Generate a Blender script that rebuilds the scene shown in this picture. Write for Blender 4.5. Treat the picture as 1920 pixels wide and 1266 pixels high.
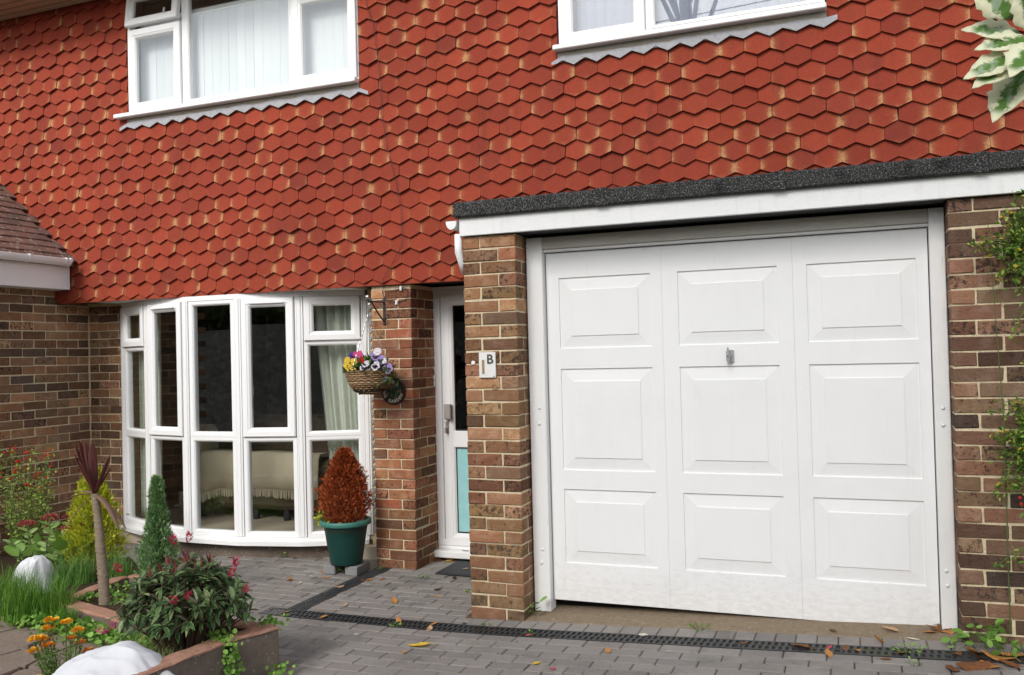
import bpy, bmesh, math, random
import numpy as np
from mathutils import Vector, Matrix
from math import radians, sin, cos, pi, atan2, sqrt

for o in list(bpy.data.objects): bpy.data.objects.remove(o)
SC = bpy.context.scene
COL = SC.collection
random.seed(7)
RNG = np.random.default_rng(11)

# ------------------------------------------------------------------ camera
CAM_POS = Vector((1.7994, -5.1956, 1.5258))
def cam_axes(yaw, pitch, roll):
    f = Vector((-sin(yaw)*cos(pitch), cos(yaw)*cos(pitch), sin(pitch)))
    r = Vector((cos(yaw), sin(yaw), 0)); u = r.cross(f)
    c, s = cos(roll), sin(roll)
    return c*r + s*u, -s*r + c*u, f
R_, U_, F_ = cam_axes(0.3720, 0.0182, -0.0251)
cd = bpy.data.cameras.new('camera'); cam = bpy.data.objects.new('camera', cd); COL.objects.link(cam)
cam.matrix_world = Matrix(((R_.x, U_.x, -F_.x, CAM_POS.x), (R_.y, U_.y, -F_.y, CAM_POS.y), (R_.z, U_.z, -F_.z, CAM_POS.z), (0, 0, 0, 1)))
cd.sensor_width = 36; cd.lens = 36*1659.78/1920; cd.clip_start = .05; cd.clip_end = 500
SC.camera = cam
SC.render.resolution_x = 1024; SC.render.resolution_y = 675

# ------------------------------------------------------------------ sky, sun, exposure
SUN_DIR = Vector((-0.09, -0.79, 0.60)).normalized()      # towards the sun
W = bpy.data.worlds.new('World'); SC.world = W; W.use_nodes = True
nt = W.node_tree
sky = nt.nodes.new('ShaderNodeTexSky'); sky.sky_type = 'NISHITA'; sky.sun_disc = False
sky.sun_elevation = math.asin(SUN_DIR.z); sky.sun_rotation = atan2(SUN_DIR.x, SUN_DIR.y)
sky.dust_density = 1.2; sky.air_density = 1.0; sky.ozone_density = 1.0
hs = nt.nodes.new('ShaderNodeHueSaturation'); hs.inputs['Saturation'].default_value = 0.30
nt.links.new(sky.outputs[0], hs.inputs['Color']); nt.links.new(hs.outputs[0], nt.nodes['Background'].inputs[0])
nt.nodes['Background'].inputs[1].default_value = 0.15
sl = bpy.data.lights.new('sun', 'SUN'); sl.energy = 1.5; sl.angle = radians(22); sl.color = (1.0, .96, .90)
so = bpy.data.objects.new('sun', sl); COL.objects.link(so)
so.rotation_euler = (-SUN_DIR).to_track_quat('-Z', 'Y').to_euler(); so.location = (-4, -6, 9)
vs = SC.view_settings; vs.view_transform = 'Standard'; vs.look = 'None'; vs.gamma = 1; vs.exposure = 0.74
vs.use_curve_mapping = False

# ------------------------------------------------------------------ tagging
def tag(o, label=None, cat=None, group=None, kind=None):
    if label: o['label'] = label
    if cat: o['category'] = cat
    if group: o['group'] = group
    if kind: o['kind'] = kind
    return o
def empty(name, loc=(0, 0, 0), label=None, cat=None, group=None, rz=0):
    o = bpy.data.objects.new(name, None); COL.objects.link(o); o.location = loc; o.rotation_euler.z = rz
    o.empty_display_size = .05
    return tag(o, label, cat, group)
def link(name, me, parent=None, loc=(0, 0, 0), rot=(0, 0, 0), scale=None):
    o = bpy.data.objects.new(name, me); COL.objects.link(o); o.parent = parent
    o.location = loc; o.rotation_euler = rot
    if scale: o.scale = scale
    return o

# ------------------------------------------------------------------ mesh builder
class MB:
    def __init__(s): s.v = []; s.f = []; s.uv = []; s.hasuv = False
    def add(s, vs, fs, uvs=None):
        n = len(s.v); s.v += [tuple(a) for a in vs]; s.f += [tuple(i+n for i in f) for f in fs]
        if uvs is not None: s.hasuv = True; s.uv += list(uvs)
        else: s.uv += [(0, 0)]*len(vs)
        return s
    def box(s, x0, x1, y0, y1, z0, z1, c=0):
        if c <= 0:
            v = [(x0,y0,z0),(x1,y0,z0),(x1,y1,z0),(x0,y1,z0),(x0,y0,z1),(x1,y0,z1),(x1,y1,z1),(x0,y1,z1)]
            return s.add(v, [(3,2,1,0),(4,5,6,7),(0,1,5,4),(1,2,6,5),(2,3,7,6),(3,0,4,7)])
        c = min(c, (x1-x0)*.45, (y1-y0)*.45, (z1-z0)*.45)
        X, Y, Z = (x0, x1), (y0, y1), (z0, z1); v = []; ix = {}
        for i in (0, 1):
            for j in (0, 1):
                for k in (0, 1):
                    sx, sy, sz = (c if i == 0 else -c), (c if j == 0 else -c), (c if k == 0 else -c)
                    for a, p in enumerate(((X[i], Y[j]+sy, Z[k]+sz), (X[i]+sx, Y[j], Z[k]+sz), (X[i]+sx, Y[j]+sy, Z[k]))):
                        ix[i, j, k, a] = len(v); v.append(p)
        f = []
        q = lambda *a: tuple(ix[b] for b in a)
        f.append(q((0,0,0,0),(0,0,1,0),(0,1,1,0),(0,1,0,0))); f.append(q((1,0,0,0),(1,1,0,0),(1,1,1,0),(1,0,1,0)))
        f.append(q((0,0,0,1),(1,0,0,1),(1,0,1,1),(0,0,1,1))); f.append(q((0,1,0,1),(0,1,1,1),(1,1,1,1),(1,1,0,1)))
        f.append(q((0,0,0,2),(0,1,0,2),(1,1,0,2),(1,0,0,2))); f.append(q((0,0,1,2),(1,0,1,2),(1,1,1,2),(0,1,1,2)))
        for j in (0,1):
            for k in (0,1): f.append(q((0,j,k,1),(1,j,k,1),(1,j,k,2),(0,j,k,2)))
        for i in (0,1):
            for k in (0,1): f.append(q((i,0,k,0),(i,1,k,0),(i,1,k,2),(i,0,k,2)))
            for j in (0,1): f.append(q((i,j,0,0),(i,j,1,0),(i,j,1,1),(i,j,0,1)))
            for j in (0,1):
                for k in (0,1): f.append(q((i,j,k,0),(i,j,k,1),(i,j,k,2)))
        return s.add(v, f)
    def prism(s, poly, y0, y1, axis='y'):
        """poly in (a,b); extruded along axis. axis y: (x,z); axis z: (x,y); axis x: (y,z)"""
        n = len(poly)
        m = {'y': lambda a, b, t: (a, t, b), 'z': lambda a, b, t: (a, b, t), 'x': lambda a, b, t: (t, a, b)}[axis]
        v = [m(a, b, y0) for a, b in poly] + [m(a, b, y1) for a, b in poly]
        f = [tuple(range(n)), tuple(range(2*n-1, n-1, -1))] + [(i, i+n, (i+1) % n+n, (i+1) % n) for i in range(n)]
        return s.add(v, f)
    def ring(s, x0, x1, z0, z1, prof):
        """mitred rectangular frame; prof closed loop of (inset, y)"""
        n = len(prof); v = []
        for sx, sz in ((0, 0), (1, 0), (1, 1), (0, 1)):
            for d, y in prof: v.append((x1-d if sx else x0+d, y, z1-d if sz else z0+d))
        f = []
        for c in range(4):
            d = (c+1) % 4
            for i in range(n):
                j = (i+1) % n; f.append((c*n+i, d*n+i, d*n+j, c*n+j))
        return s.add(v, f)
    def tube(s, pts, r, n=6, cap=True):
        P = [Vector(p) for p in pts]; m = len(P); rr = r if hasattr(r, '__len__') else [r]*m
        v = []; up = None
        for i, p in enumerate(P):
            t = (P[min(i+1, m-1)]-P[max(i-1, 0)]).normalized()
            if up is None or abs(up.dot(t)) > .95:
                up = Vector((0, 0, 1)) if abs(t.z) < .9 else Vector((1, 0, 0))
            a = t.cross(up).normalized(); b = a.cross(t).normalized(); up = b
            for k in range(n):
                w = 2*pi*k/n; v.append(p+(a*cos(w)+b*sin(w))*rr[i])
        f = [(i*n+k, i*n+(k+1) % n, (i+1)*n+(k+1) % n, (i+1)*n+k) for i in range(m-1) for k in range(n)]
        if cap: f += [tuple(range(n-1, -1, -1)), tuple(range((m-1)*n, m*n))]
        return s.add(v, f)
    def lathe(s, prof, n=24, c=(0, 0), cap=True):
        v = []
        for r, z in prof:
            for k in range(n): v.append((c[0]+r*cos(2*pi*k/n), c[1]+r*sin(2*pi*k/n), z))
        m = len(prof)
        f = [(i*n+k, i*n+(k+1) % n, (i+1)*n+(k+1) % n, (i+1)*n+k) for i in range(m-1) for k in range(n)]
        if cap: f += [tuple(range(n-1, -1, -1)), tuple(range((m-1)*n, m*n))]
        return s.add(v, f)
    def ball(s, c, r, n=6, m=4, sq=(1, 1, 1)):
        v = [(c[0], c[1], c[2]-r*sq[2])]; f = []
        for i in range(1, m):
            t = -pi/2+pi*i/m
            for k in range(n): v.append((c[0]+r*sq[0]*cos(t)*cos(2*pi*k/n), c[1]+r*sq[1]*cos(t)*sin(2*pi*k/n), c[2]+r*sq[2]*sin(t)))
        v.append((c[0], c[1], c[2]+r*sq[2])); L = len(v)-1
        for k in range(n):
            f.append((0, 1+(k+1) % n, 1+k)); f.append((L, L-n+k, L-n+(k+1) % n))
        for i in range(m-2):
            for k in range(n): a = 1+i*n; f.append((a+k, a+(k+1) % n, a+n+(k+1) % n, a+n+k))
        return s.add(v, f)
    def jitter(s, a):
        s.v = [tuple(c+random.uniform(-a, a) for c in v) for v in s.v]; return s
    def mesh(s, name, mat=None, smooth=False):
        me = bpy.data.meshes.new(name); me.from_pydata(s.v, [], s.f); me.update()
        if s.hasuv:
            l = me.uv_layers.new(name='UVMap'); vi = np.zeros(len(me.loops), dtype=np.int32); me.loops.foreach_get('vertex_index', vi)
            l.data.foreach_set('uv', np.array(s.uv, dtype=np.float32)[vi].ravel())
        if mat: me.materials.append(mat)
        if smooth: me.polygons.foreach_set('use_smooth', [True]*len(me.polygons))
        return me
    def build(s, name, mat, parent=None, loc=(0, 0, 0), rot=(0, 0, 0), smooth=False):
        fix = bmesh.new(); me = s.mesh(name, mat, smooth); fix.from_mesh(me); bmesh.ops.recalc_face_normals(fix, faces=fix.faces); fix.to_mesh(me); fix.free()
        return link(name, me, parent, loc, rot)

def np_mesh(name, V, Fq, mat, smooth=False, uv=None):
    """V (N,3), Fq list/array of same-size faces"""
    Fq = np.asarray(Fq, dtype=np.int32); k = Fq.shape[1]
    me = bpy.data.meshes.new(name); me.vertices.add(len(V)); me.vertices.foreach_set('co', np.asarray(V, dtype=np.float32).ravel())
    me.loops.add(Fq.size); me.loops.foreach_set('vertex_index', Fq.ravel())
    me.polygons.add(len(Fq)); me.polygons.foreach_set('loop_start', np.arange(0, Fq.size, k, dtype=np.int32))
    if uv is not None:
        l = me.uv_layers.new(name='UVMap'); l.data.foreach_set('uv', np.asarray(uv, dtype=np.float32)[Fq.ravel()].ravel())
    me.update(calc_edges=True); me.validate()
    if smooth: me.polygons.foreach_set('use_smooth', [True]*len(me.polygons))
    me.materials.append(mat); return me

# leaf templates: axis +Y, normal +Z, unit length
LEAF = {
 'ovate': ([(0,0,0),(-.24,.30,.06),(.24,.30,.06),(0,.45,0),(-.19,.66,.05),(.19,.66,.05),(0,1,-.08)], [(0,3,1),(0,2,3),(1,3,4),(2,5,3),(4,3,6),(5,6,3)]),
 'lance': ([(0,0,0),(-.11,.35,.05),(.11,.35,.05),(0,.45,.0),(0,1,-.1)], [(0,3,1),(0,2,3),(1,3,4),(2,4,3)]),
 'round': ([(0,0,0),(-.38,.25,.05),(.38,.25,.05),(0,.5,-.03),(-.40,.65,.05),(.40,.65,.05),(-.15,.97,0),(.15,.97,0)], [(0,3,1),(0,2,3),(1,3,4),(2,5,3),(4,3,6),(5,7,3),(6,3,7)]),
 'needle': ([(-.06,0,0),(.06,0,0),(0,.05,.06),(0,1,0)], [(0,1,3),(1,2,3),(2,0,3)]),
 'ellip': ([(0,0,0),(-.125,.28,.05),(.125,.28,.05),(0,.45,0),(-.125,.64,.04),(.125,.64,.04),(0,1,-.08)], [(0,3,1),(0,2,3),(1,3,4),(2,5,3),(4,3,6),(5,6,3)]),
 'frond': ([(0,0,0),(-.07,.5,.03),(.07,.5,.03),(0,1,.05),(-.26,.72,.0),(.26,.72,.0)], [(0,2,1),(1,2,3),(0,1,4),(0,5,2)]),
 'sprig': ([(0,0,0),(-.14,.45,.06),(0,.55,-.04),(.14,.45,.06),(0,1,.02),(-.30,.62,.0),(.30,.62,0),(-.2,.9,.08),(.2,.9,.08)], [(0,2,1),(0,3,2),(1,2,4),(3,4,2),(0,1,5),(0,6,3),(1,4,7),(3,8,4)]),
}
def leaves(name, mat, pos, dirs, size, kind='ovate', up=None, roll=.6, parent=None, loc=(0,0,0), rng=RNG):
    T, Ft = LEAF[kind]; T = np.array(T, float); Ft = np.array(Ft)
    pos = np.asarray(pos, float); N = len(pos)
    d = np.asarray(dirs, float); d = d/np.maximum(np.linalg.norm(d, axis=1, keepdims=True), 1e-6)
    u = np.tile(np.array([0, 0, 1.]), (N, 1)) if up is None else np.asarray(up, float)
    u = u + rng.normal(0, roll, (N, 3))
    x = np.cross(d, u); x /= np.maximum(np.linalg.norm(x, axis=1, keepdims=True), 1e-6); z = np.cross(x, d)
    sz = np.asarray(size, float)*np.ones(N)
    V = pos[:, None, :] + sz[:, None, None]*(T[None, :, 0:1]*x[:, None, :] + T[None, :, 1:2]*d[:, None, :] + T[None, :, 2:3]*z[:, None, :])
    Fa = (Ft[None] + (np.arange(N)*len(T))[:, None, None]).reshape(-1, 3)
    uv = np.tile(T[:, :2], (N, 1))
    me = np_mesh(name, V.reshape(-1, 3), Fa, mat, uv=uv)
    return link(name, me, parent, loc)
def blades(name, mat, base, h, lean, w=.006, parent=None, loc=(0,0,0), seg=4, rng=RNG):
    """grass blades as tapering bent strips"""
    base = np.asarray(base, float); N = len(base); h = np.asarray(h)*np.ones(N)
    az = rng.uniform(0, 2*pi, N); L = np.asarray(lean)*np.ones(N)*rng.uniform(.2, 1.3, N)
    t = np.linspace(0, 1, seg+1); dirx, diry = np.cos(az), np.sin(az)
    V = np.zeros((N, seg+1, 2, 3))
    for i, ti in enumerate(t):
        off = L*h*ti**2.2; zz = h*(ti-.25*np.minimum(L, 1.4)*ti**3)
        c = np.stack([base[:, 0]+dirx*off, base[:, 1]+diry*off, base[:, 2]+zz], 1)
        ww = w*(1-ti)**.6*rng.uniform(.8, 1.2, N) if ti < 1 else np.full(N, .0006)
        for k, sg in enumerate((-1, 1)):
            V[:, i, k] = c+np.stack([-diry*ww*sg*.5, dirx*ww*sg*.5, np.zeros(N)], 1)
    F = []
    b = np.arange(N)*(seg+1)*2
    for i in range(seg): F.append(np.stack([b+2*i, b+2*i+1, b+2*i+3, b+2*i+2], 1))
    return link(name, np_mesh(name, V.reshape(-1, 3), np.concatenate(F), mat), parent, loc)

# ------------------------------------------------------------------ materials
class Nodes:
    def __init__(s, name):
        s.m = bpy.data.materials.new(name); s.m.use_nodes = True; s.t = s.m.node_tree; s.b = s.t.nodes['Principled BSDF']; s.out = s.t.nodes['Material Output']
    def n(s, typ, **kw):
        x = s.t.nodes.new('ShaderNode'+typ)
        for k, v in kw.items(): setattr(x, k, v)
        return x
    def set(s, sock, v):
        if hasattr(v, 'is_output') or isinstance(v, bpy.types.NodeSocket): s.t.links.new(v, sock)
        else:
            if isinstance(v, tuple) and len(v) == 3 and sock.type == 'RGBA': v = (*v, 1)
            sock.default_value = v
    def pos(s): 
        if not hasattr(s, '_g'): s._g = s.n('NewGeometry')
        return s._g.outputs['Position']
    def rand(s):
        """per object and per island random number"""
        if not hasattr(s, '_r'):
            if not hasattr(s, '_g'): s._g = s.n('NewGeometry')
            o = s.n('ObjectInfo'); s._r = s.math('FRACT', s.math('ADD', o.outputs['Random'], s._g.outputs['Random Per Island']))
        return s._r
    def rnd(s, k): return s.math('FRACT', s.math('MULTIPLY', s.rand(), k))
    def math(s, op, a, b=None, c=None, clamp=False):
        x = s.n('Math', operation=op, use_clamp=clamp); s.set(x.inputs[0], a)
        if b is not None: s.set(x.inputs[1], b)
        if c is not None: s.set(x.inputs[2], c)
        return x.outputs[0]
    def noise(s, scale, detail=3, rough=.55, vec=None, dist=0):
        x = s.n('TexNoise'); x.inputs['Scale'].default_value = scale; x.inputs['Detail'].default_value = detail; x.inputs['Roughness'].default_value = rough; x.inputs['Distortion'].default_value = dist
        s.t.links.new(vec if vec is not None else s.pos(), x.inputs['Vector']); return x.outputs[0]
    def stretch(s, sc, vec=None):
        x = s.n('Mapping'); x.inputs['Scale'].default_value = sc; s.t.links.new(vec if vec is not None else s.pos(), x.inputs['Vector']); return x.outputs[0]
    def ramp(s, fac, stops, interp='LINEAR'):
        x = s.n('ValToRGB'); x.color_ramp.interpolation = interp; e = x.color_ramp.elements
        while len(e) > 1: e.remove(e[-1])
        for i, (p, c) in enumerate(stops):
            el = e[0] if i == 0 else e.new(p); el.position = p; el.color = (*c, 1) if len(c) == 3 else c
        s.set(x.inputs[0], fac); return x.outputs[0]
    def step(s, v, lo, hi):
        x = s.n('MapRange', interpolation_type='SMOOTHSTEP'); s.set(x.inputs[0], v); s.set(x.inputs[1], lo); s.set(x.inputs[2], hi); return x.outputs[0]
    def mix(s, f, a, b, mode='MIX'):
        x = s.n('Mix', data_type='RGBA', blend_type=mode); s.set(x.inputs[0], f); s.set(x.inputs[6], a); s.set(x.inputs[7], b); return x.outputs[2]
    def hsv(s, col, h=.5, sa=1, v=1):
        x = s.n('HueSaturation'); s.set(x.inputs['Hue'], h); s.set(x.inputs['Saturation'], sa); s.set(x.inputs['Value'], v); s.set(x.inputs['Color'], col); return x.outputs[0]
    def bump(s, h, strength=.5, dist=.01):
        x = s.n('Bump'); x.inputs['Strength'].default_value = strength; x.inputs['Distance'].default_value = dist; s.set(x.inputs['Height'], h); s.t.links.new(x.outputs[0], s.b.inputs['Normal'])
    def done(s, col=None, rough=.8, spec=.3, metal=0):
        if col is not None: s.set(s.b.inputs['Base Color'], col)
        s.set(s.b.inputs['Roughness'], rough); s.b.inputs['Specular IOR Level'].default_value = spec; s.b.inputs['Metallic'].default_value = metal
        return s.m
    def leafy(s, col, rough=.55, trans=.25, tcol=None):
        s.done(col, rough, .25)
        t = s.n('BsdfTranslucent'); s.set(t.inputs[0], tcol if tcol is not None else col)
        mx = s.n('MixShader'); mx.inputs[0].default_value = trans
        s.t.links.new(s.b.outputs[0], mx.inputs[1]); s.t.links.new(t.outputs[0], mx.inputs[2]); s.t.links.new(mx.outputs[0], s.out.inputs[0]); return s.m

def plain(name, col, rough=.6, spec=.3, var=.12, scale=30, bump=0, metal=0):
    N = Nodes(name); f = N.noise(scale, 4); c = N.mix(f, tuple(a*(1-var) for a in col), tuple(min(1, a*(1+var)) for a in col))
    if bump: N.bump(N.noise(scale*3, 4), bump, .004)
    return N.done(c, rough, spec, metal)
def leafmat(name, a, b, rough=.55, trans=.25, c=None, stops=None):
    N = Nodes(name); st = stops or [(0, a), (.75, b), (1, c or b)]
    return N.leafy(N.ramp(N.rand(), st), rough, trans)

def brick_mat(name, stops, burn=.5, mossy=0):
    N = Nodes(name); base = N.ramp(N.rand(), stops)
    base = N.hsv(base, .5, 1, N.math('ADD', .58, N.math('MULTIPLY', N.rnd(13.7), .78)))
    base = N.mix(N.math('MULTIPLY', N.step(N.noise(14, 4), .45, .7), .5), base, N.hsv(base, .51, .8, 1.5))
    bl = N.noise(44, 5, .66); thr = N.math('ADD', .465, N.math('MULTIPLY', N.rnd(5.31), .22))
    base = N.mix(N.math('MULTIPLY', N.step(bl, thr, N.math('ADD', thr, .11)), N.math('MULTIPLY', burn, N.math('ADD', .45, N.math('MULTIPLY', N.noise(9, 3), .9)))), base, (.025, .021, .022))
    sp = N.noise(100, 3); base = N.mix(N.step(sp, .60, .70), base, N.hsv(base, .5, .8, .35))
    base = N.mix(N.math('MULTIPLY', N.step(N.noise(95, 3), .64, .74), .40), base, (.40, .30, .19))
    if mossy:
        z = N.n('SeparateXYZ'); N.t.links.new(N.pos(), z.inputs[0])
        lo = N.step(z.outputs[2], .5, -.1); base = N.mix(N.math('MULTIPLY', lo, mossy), base, N.mix(N.noise(40, 4), (.03, .03, .018), (.10, .085, .06)))
    h = N.math('ADD', N.noise(70, 5, .65), N.math('MULTIPLY', N.noise(20, 3, .5, N.stretch((1, 1, 4))), .8))
    N.bump(h, .75, .006)
    return N.done(base, .9, .15)
BR_PINK = [(0, (.20, .092, .052)), (.2, (.26, .130, .075)), (.4, (.24, .142, .072)), (.55, (.27, .140, .085)), (.7, (.13, .080, .055)), (.85, (.25, .100, .058)), (1, (.27, .165, .088))]
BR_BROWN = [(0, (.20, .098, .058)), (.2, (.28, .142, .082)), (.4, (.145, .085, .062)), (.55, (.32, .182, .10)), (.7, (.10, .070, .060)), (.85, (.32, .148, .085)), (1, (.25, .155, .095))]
BR_DARK = [(0, (.15, .075, .050)), (.25, (.20, .108, .072)), (.45, (.105, .060, .045)), (.65, (.20, .125, .078)), (.8, (.070, .050, .043)), (1, (.21, .095, .062))]
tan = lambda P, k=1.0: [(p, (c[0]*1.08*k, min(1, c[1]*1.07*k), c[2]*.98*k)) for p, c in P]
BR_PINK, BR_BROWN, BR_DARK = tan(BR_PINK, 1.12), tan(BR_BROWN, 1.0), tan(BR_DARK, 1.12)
m_brick_pink = brick_mat('brick_pink', BR_PINK, .8, .55)
m_brick_door = brick_mat('brick_door', [(p, tuple(c*k for c, k in zip(cc, (1.08, .92, .90)))) for p, cc in BR_PINK], .8, .15)
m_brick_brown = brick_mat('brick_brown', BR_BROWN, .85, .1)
m_brick_dark = brick_mat('brick_dark', BR_DARK, .9, .45)
def mortar_mat(name, col):
    N = Nodes(name); c = N.mix(N.noise(35, 5, .65), tuple(a*.62 for a in col), tuple(a*1.2 for a in col)); c = N.mix(N.step(N.noise(120, 2), .6, .7), c, tuple(a*.5 for a in col))
    N.bump(N.noise(150, 4), .8, .006); return N.done(c, .95, .1)
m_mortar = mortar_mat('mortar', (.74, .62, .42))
m_mortar_dark = mortar_mat('mortar_grey', (.74, .61, .38))

def tile_mat():
    N = Nodes('clay_tile'); r = N.rand()
    base = N.ramp(r, [(0, (.262, .041, .020)), (.3, (.295, .050, .025)), (.6, (.24, .038, .021)), (.8, (.275, .045, .022)), (1, (.215, .037, .022))])
    base = N.hsv(base, .5, 1, N.math('ADD', .70, N.math('ADD', N.math('MULTIPLY', N.noise(1.1, 4), .36), N.math('MULTIPLY', N.rnd(17.3), .22))))
    base = N.mix(N.math('MULTIPLY', N.step(N.noise(3.2, 5, .65, N.stretch((2.5, 1, .5))), .52, .74), .35), base, (.12, .030, .021))
    base = N.mix(N.math('MULTIPLY', N.step(N.noise(75, 4, .8), .48, .66), .45), base, (.15, .030, .019))
    base = N.mix(N.math('MULTIPLY', N.step(N.noise(85, 4, .85), .60, .72), .55), base, (.46, .17, .08))
    uvn = N.n('TexCoord'); sp = N.n('SeparateXYZ'); N.t.links.new(uvn.outputs['UV'], sp.inputs[0]); u, v = sp.outputs[0], sp.outputs[1]
    spk = N.noise(125, 5, .9); warp = N.math('MULTIPLY', N.math('SUBTRACT', N.noise(38, 3), .5), .5)
    low = N.step(v, 1.9, .45)
    tot = None
    for side, k in ((-1, 7.13), (1, 11.7)):
        amp = N.step(N.rnd(k), .20, 1.05)
        e = N.math('ADD', N.math('MULTIPLY', u, side), warp)
        msk = N.math('MULTIPLY', N.math('MULTIPLY', N.step(e, N.math('SUBTRACT', .98, N.math('MULTIPLY', amp, .95)), 1.10), low), N.math('ADD', N.math('MULTIPLY', amp, .85), .15))
        tot = msk if tot is None else N.math('ADD', tot, msk, clamp=True)
    # worn glaze along the lower edge of some tiles
    edge = N.math('MULTIPLY', N.step(N.math('ADD', v, warp), .32, .0), N.step(N.rnd(3.9), .5, 1.0)); tot = N.math('MAXIMUM', tot, N.math('MULTIPLY', edge, .55))
    f = N.math('ADD', N.math('MULTIPLY', N.step(N.math('ADD', spk, N.math('MULTIPLY', tot, .50)), .74, .96), .80), N.math('MULTIPLY', tot, .20), clamp=True)
    wear = N.mix(N.noise(60, 2), (.40, .19, .075), (.56, .36, .17))
    base = N.mix(N.math('MULTIPLY', f, .85), base, wear)
    # a few bird-lime splashes
    base = N.mix(N.math('MULTIPLY', N.step(N.noise(9, 2), .78, .80), N.step(N.noise(60, 2), .5, .6)), base, (.55, .45, .40))
    N.bump(N.math('ADD', N.noise(260, 3), N.math('MULTIPLY', N.noise(30, 3), .6)), .45, .003)
    return N.done(base, .85, .2)
m_tile = tile_mat()
def roof_tile_mat():
    N = Nodes('roof_tile'); base = N.ramp(N.rand(), [(0, (.16, .085, .065)), (.4, (.21, .115, .09)), (.7, (.13, .08, .068)), (1, (.24, .13, .10))])
    base = N.mix(N.step(N.noise(22, 5, .7), .56, .68), base, (.42, .40, .36)); base = N.mix(N.step(N.noise(60, 4), .55, .7), base, (.07, .06, .05))
    N.bump(N.noise(120, 4), .6, .005); return N.done(base, .9, .15)
m_rooftile = roof_tile_mat()
def white_paint(name, col=(.80, .80, .79), rough=.45, grime=.25, peel=0, spec=.35, dirt=0, streak=0):
    N = Nodes(name); c = N.mix(N.math('MULTIPLY', N.step(N.noise(2.2, 5, .6), .45, .8), grime), col, tuple(a*.80 for a in col))
    c = N.mix(N.math('MULTIPLY', N.step(N.noise(55, 4, .7), .66, .74), .35*grime*3), c, (.55, .53, .48))
    h = N.noise(90, 4)
    if dirt:
        z = N.n('SeparateXYZ'); N.t.links.new(N.pos(), z.inputs[0]); lo = N.step(z.outputs[2], .42, -.02)
        c = N.mix(N.math('MULTIPLY', N.step(N.math('ADD', N.noise(16, 6, .75, N.stretch((1, 1, 2.5))), N.math('MULTIPLY', lo, .22)), .58, .80), dirt), c, (.47, .43, .37))
    if streak: c = N.mix(N.math('MULTIPLY', N.step(N.noise(7, 6, .7, N.stretch((3, 1, .25))), .52, .75), streak), c, (.42, .41, .37))
    if peel:
        pz = N.step(N.noise(24, 6, .75, N.stretch((2, 2, .35))), .66, .70); c = N.mix(N.math('MULTIPLY', pz, peel), c, (.30, .26, .21)); h = N.math('SUBTRACT', h, N.math('MULTIPLY', pz, 1.5))
    (N.bump(h, .5, .003) if peel else None); return N.done(c, rough, spec)
m_upvc = white_paint('white_upvc', (.83, .83, .83), .3, .12)
m_paint = white_paint('white_timber_paint', (.80, .80, .79), .5, .3, .7)
m_gdoor = white_paint('garage_door_paint', (.81, .81, .805), .42, .22, dirt=.24, streak=.08)
m_fascia = white_paint('fascia_paint', (.80, .80, .79), .6, .3, .25, streak=.25)
m_glassmat = None
def glass_mat(name, tint=(1, 1, 1), gain=1.5, add=.02):
    N = Nodes(name); tr = N.n('BsdfTransparent'); tr.inputs[0].default_value = (*tint, 1); gl = N.n('BsdfGlossy'); gl.inputs['Roughness'].default_value = .0
    fr = N.n('LayerWeight'); fr.inputs[0].default_value = .5
    f = N.math('ADD', N.math('MULTIPLY', N.math('POWER', fr.outputs['Facing'], 5.0), .9), .04*gain+add, clamp=True); mx = N.n('MixShader'); N.set(mx.inputs[0], f)
    N.t.links.new(tr.outputs[0], mx.inputs[1]); N.t.links.new(gl.outputs[0], mx.inputs[2]); N.t.links.new(mx.outputs[0], N.out.inputs[0]); return N.m
m_glass = glass_mat('window_glass', (.97, .985, .98), 1.9, .02)
m_glass_dark = glass_mat('tinted_glass', (.25, .27, .25), 1.3, .02)
def felt_mat():
    N = Nodes('mineral_felt'); g = N.noise(120, 4, .85); c = N.ramp(g, [(0, (.010, .010, .010)), (.48, (.022, .022, .022)), (.56, (.075, .075, .073)), (.64, (.32, .31, .29)), (1, (.5, .5, .47))])
    c = N.mix(N.step(N.noise(9, 4), .5, .75), c, N.hsv(c, .5, 1, .45)); c = N.mix(N.math('MULTIPLY', N.step(N.noise(14, 4), .6, .75), .5), c, (.11, .11, .085)); N.bump(g, .9, .006); return N.done(c, .9, .2)
m_felt = felt_mat()
def paver_mat():
    N = Nodes('paving_concrete'); b = N.ramp(N.rand(), [(0, (.235, .215, .198)), (.35, (.27, .248, .23)), (.6, (.25, .222, .205)), (.8, (.212, .197, .184)), (1, (.29, .262, .238))])
    b = N.hsv(b, .5, 1, N.math('ADD', .72, N.math('MULTIPLY', N.noise(1.6, 4), .55)))
    b = N.mix(N.step(N.noise(130, 4, .8), .55, .7), b, N.hsv(b, .5, .8, .55)); b = N.mix(N.step(N.noise(150, 3, .8), .62, .72), b, (.52, .49, .46))
    b = N.mix(N.math('MULTIPLY', N.step(N.noise(2.6, 6, .7), .50, .70), .55), b, (.095, .092, .078)); N.bump(N.noise(260, 4, .7), .7, .004); return N.done(b, .93, .15)
m_paver = paver_mat()
def joint_mat():
    N = Nodes('jointing_sand'); c = N.mix(N.noise(60, 4), (.035, .03, .025), (.10, .085, .065)); c = N.mix(N.step(N.noise(3.0, 5, .7), .52, .62), c, (.075, .115, .022)); N.bump(N.noise(200, 4), .6, .006); return N.done(c, .95, .1)
m_joint = joint_mat()
def soil_mat():
    N = Nodes('garden_soil'); c = N.mix(N.noise(30, 6, .7), (.03, .02, .013), (.11, .075, .05)); N.bump(N.noise(60, 6, .7), 1, .03); return N.done(c, .97, .1)
m_soil = soil_mat()
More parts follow.
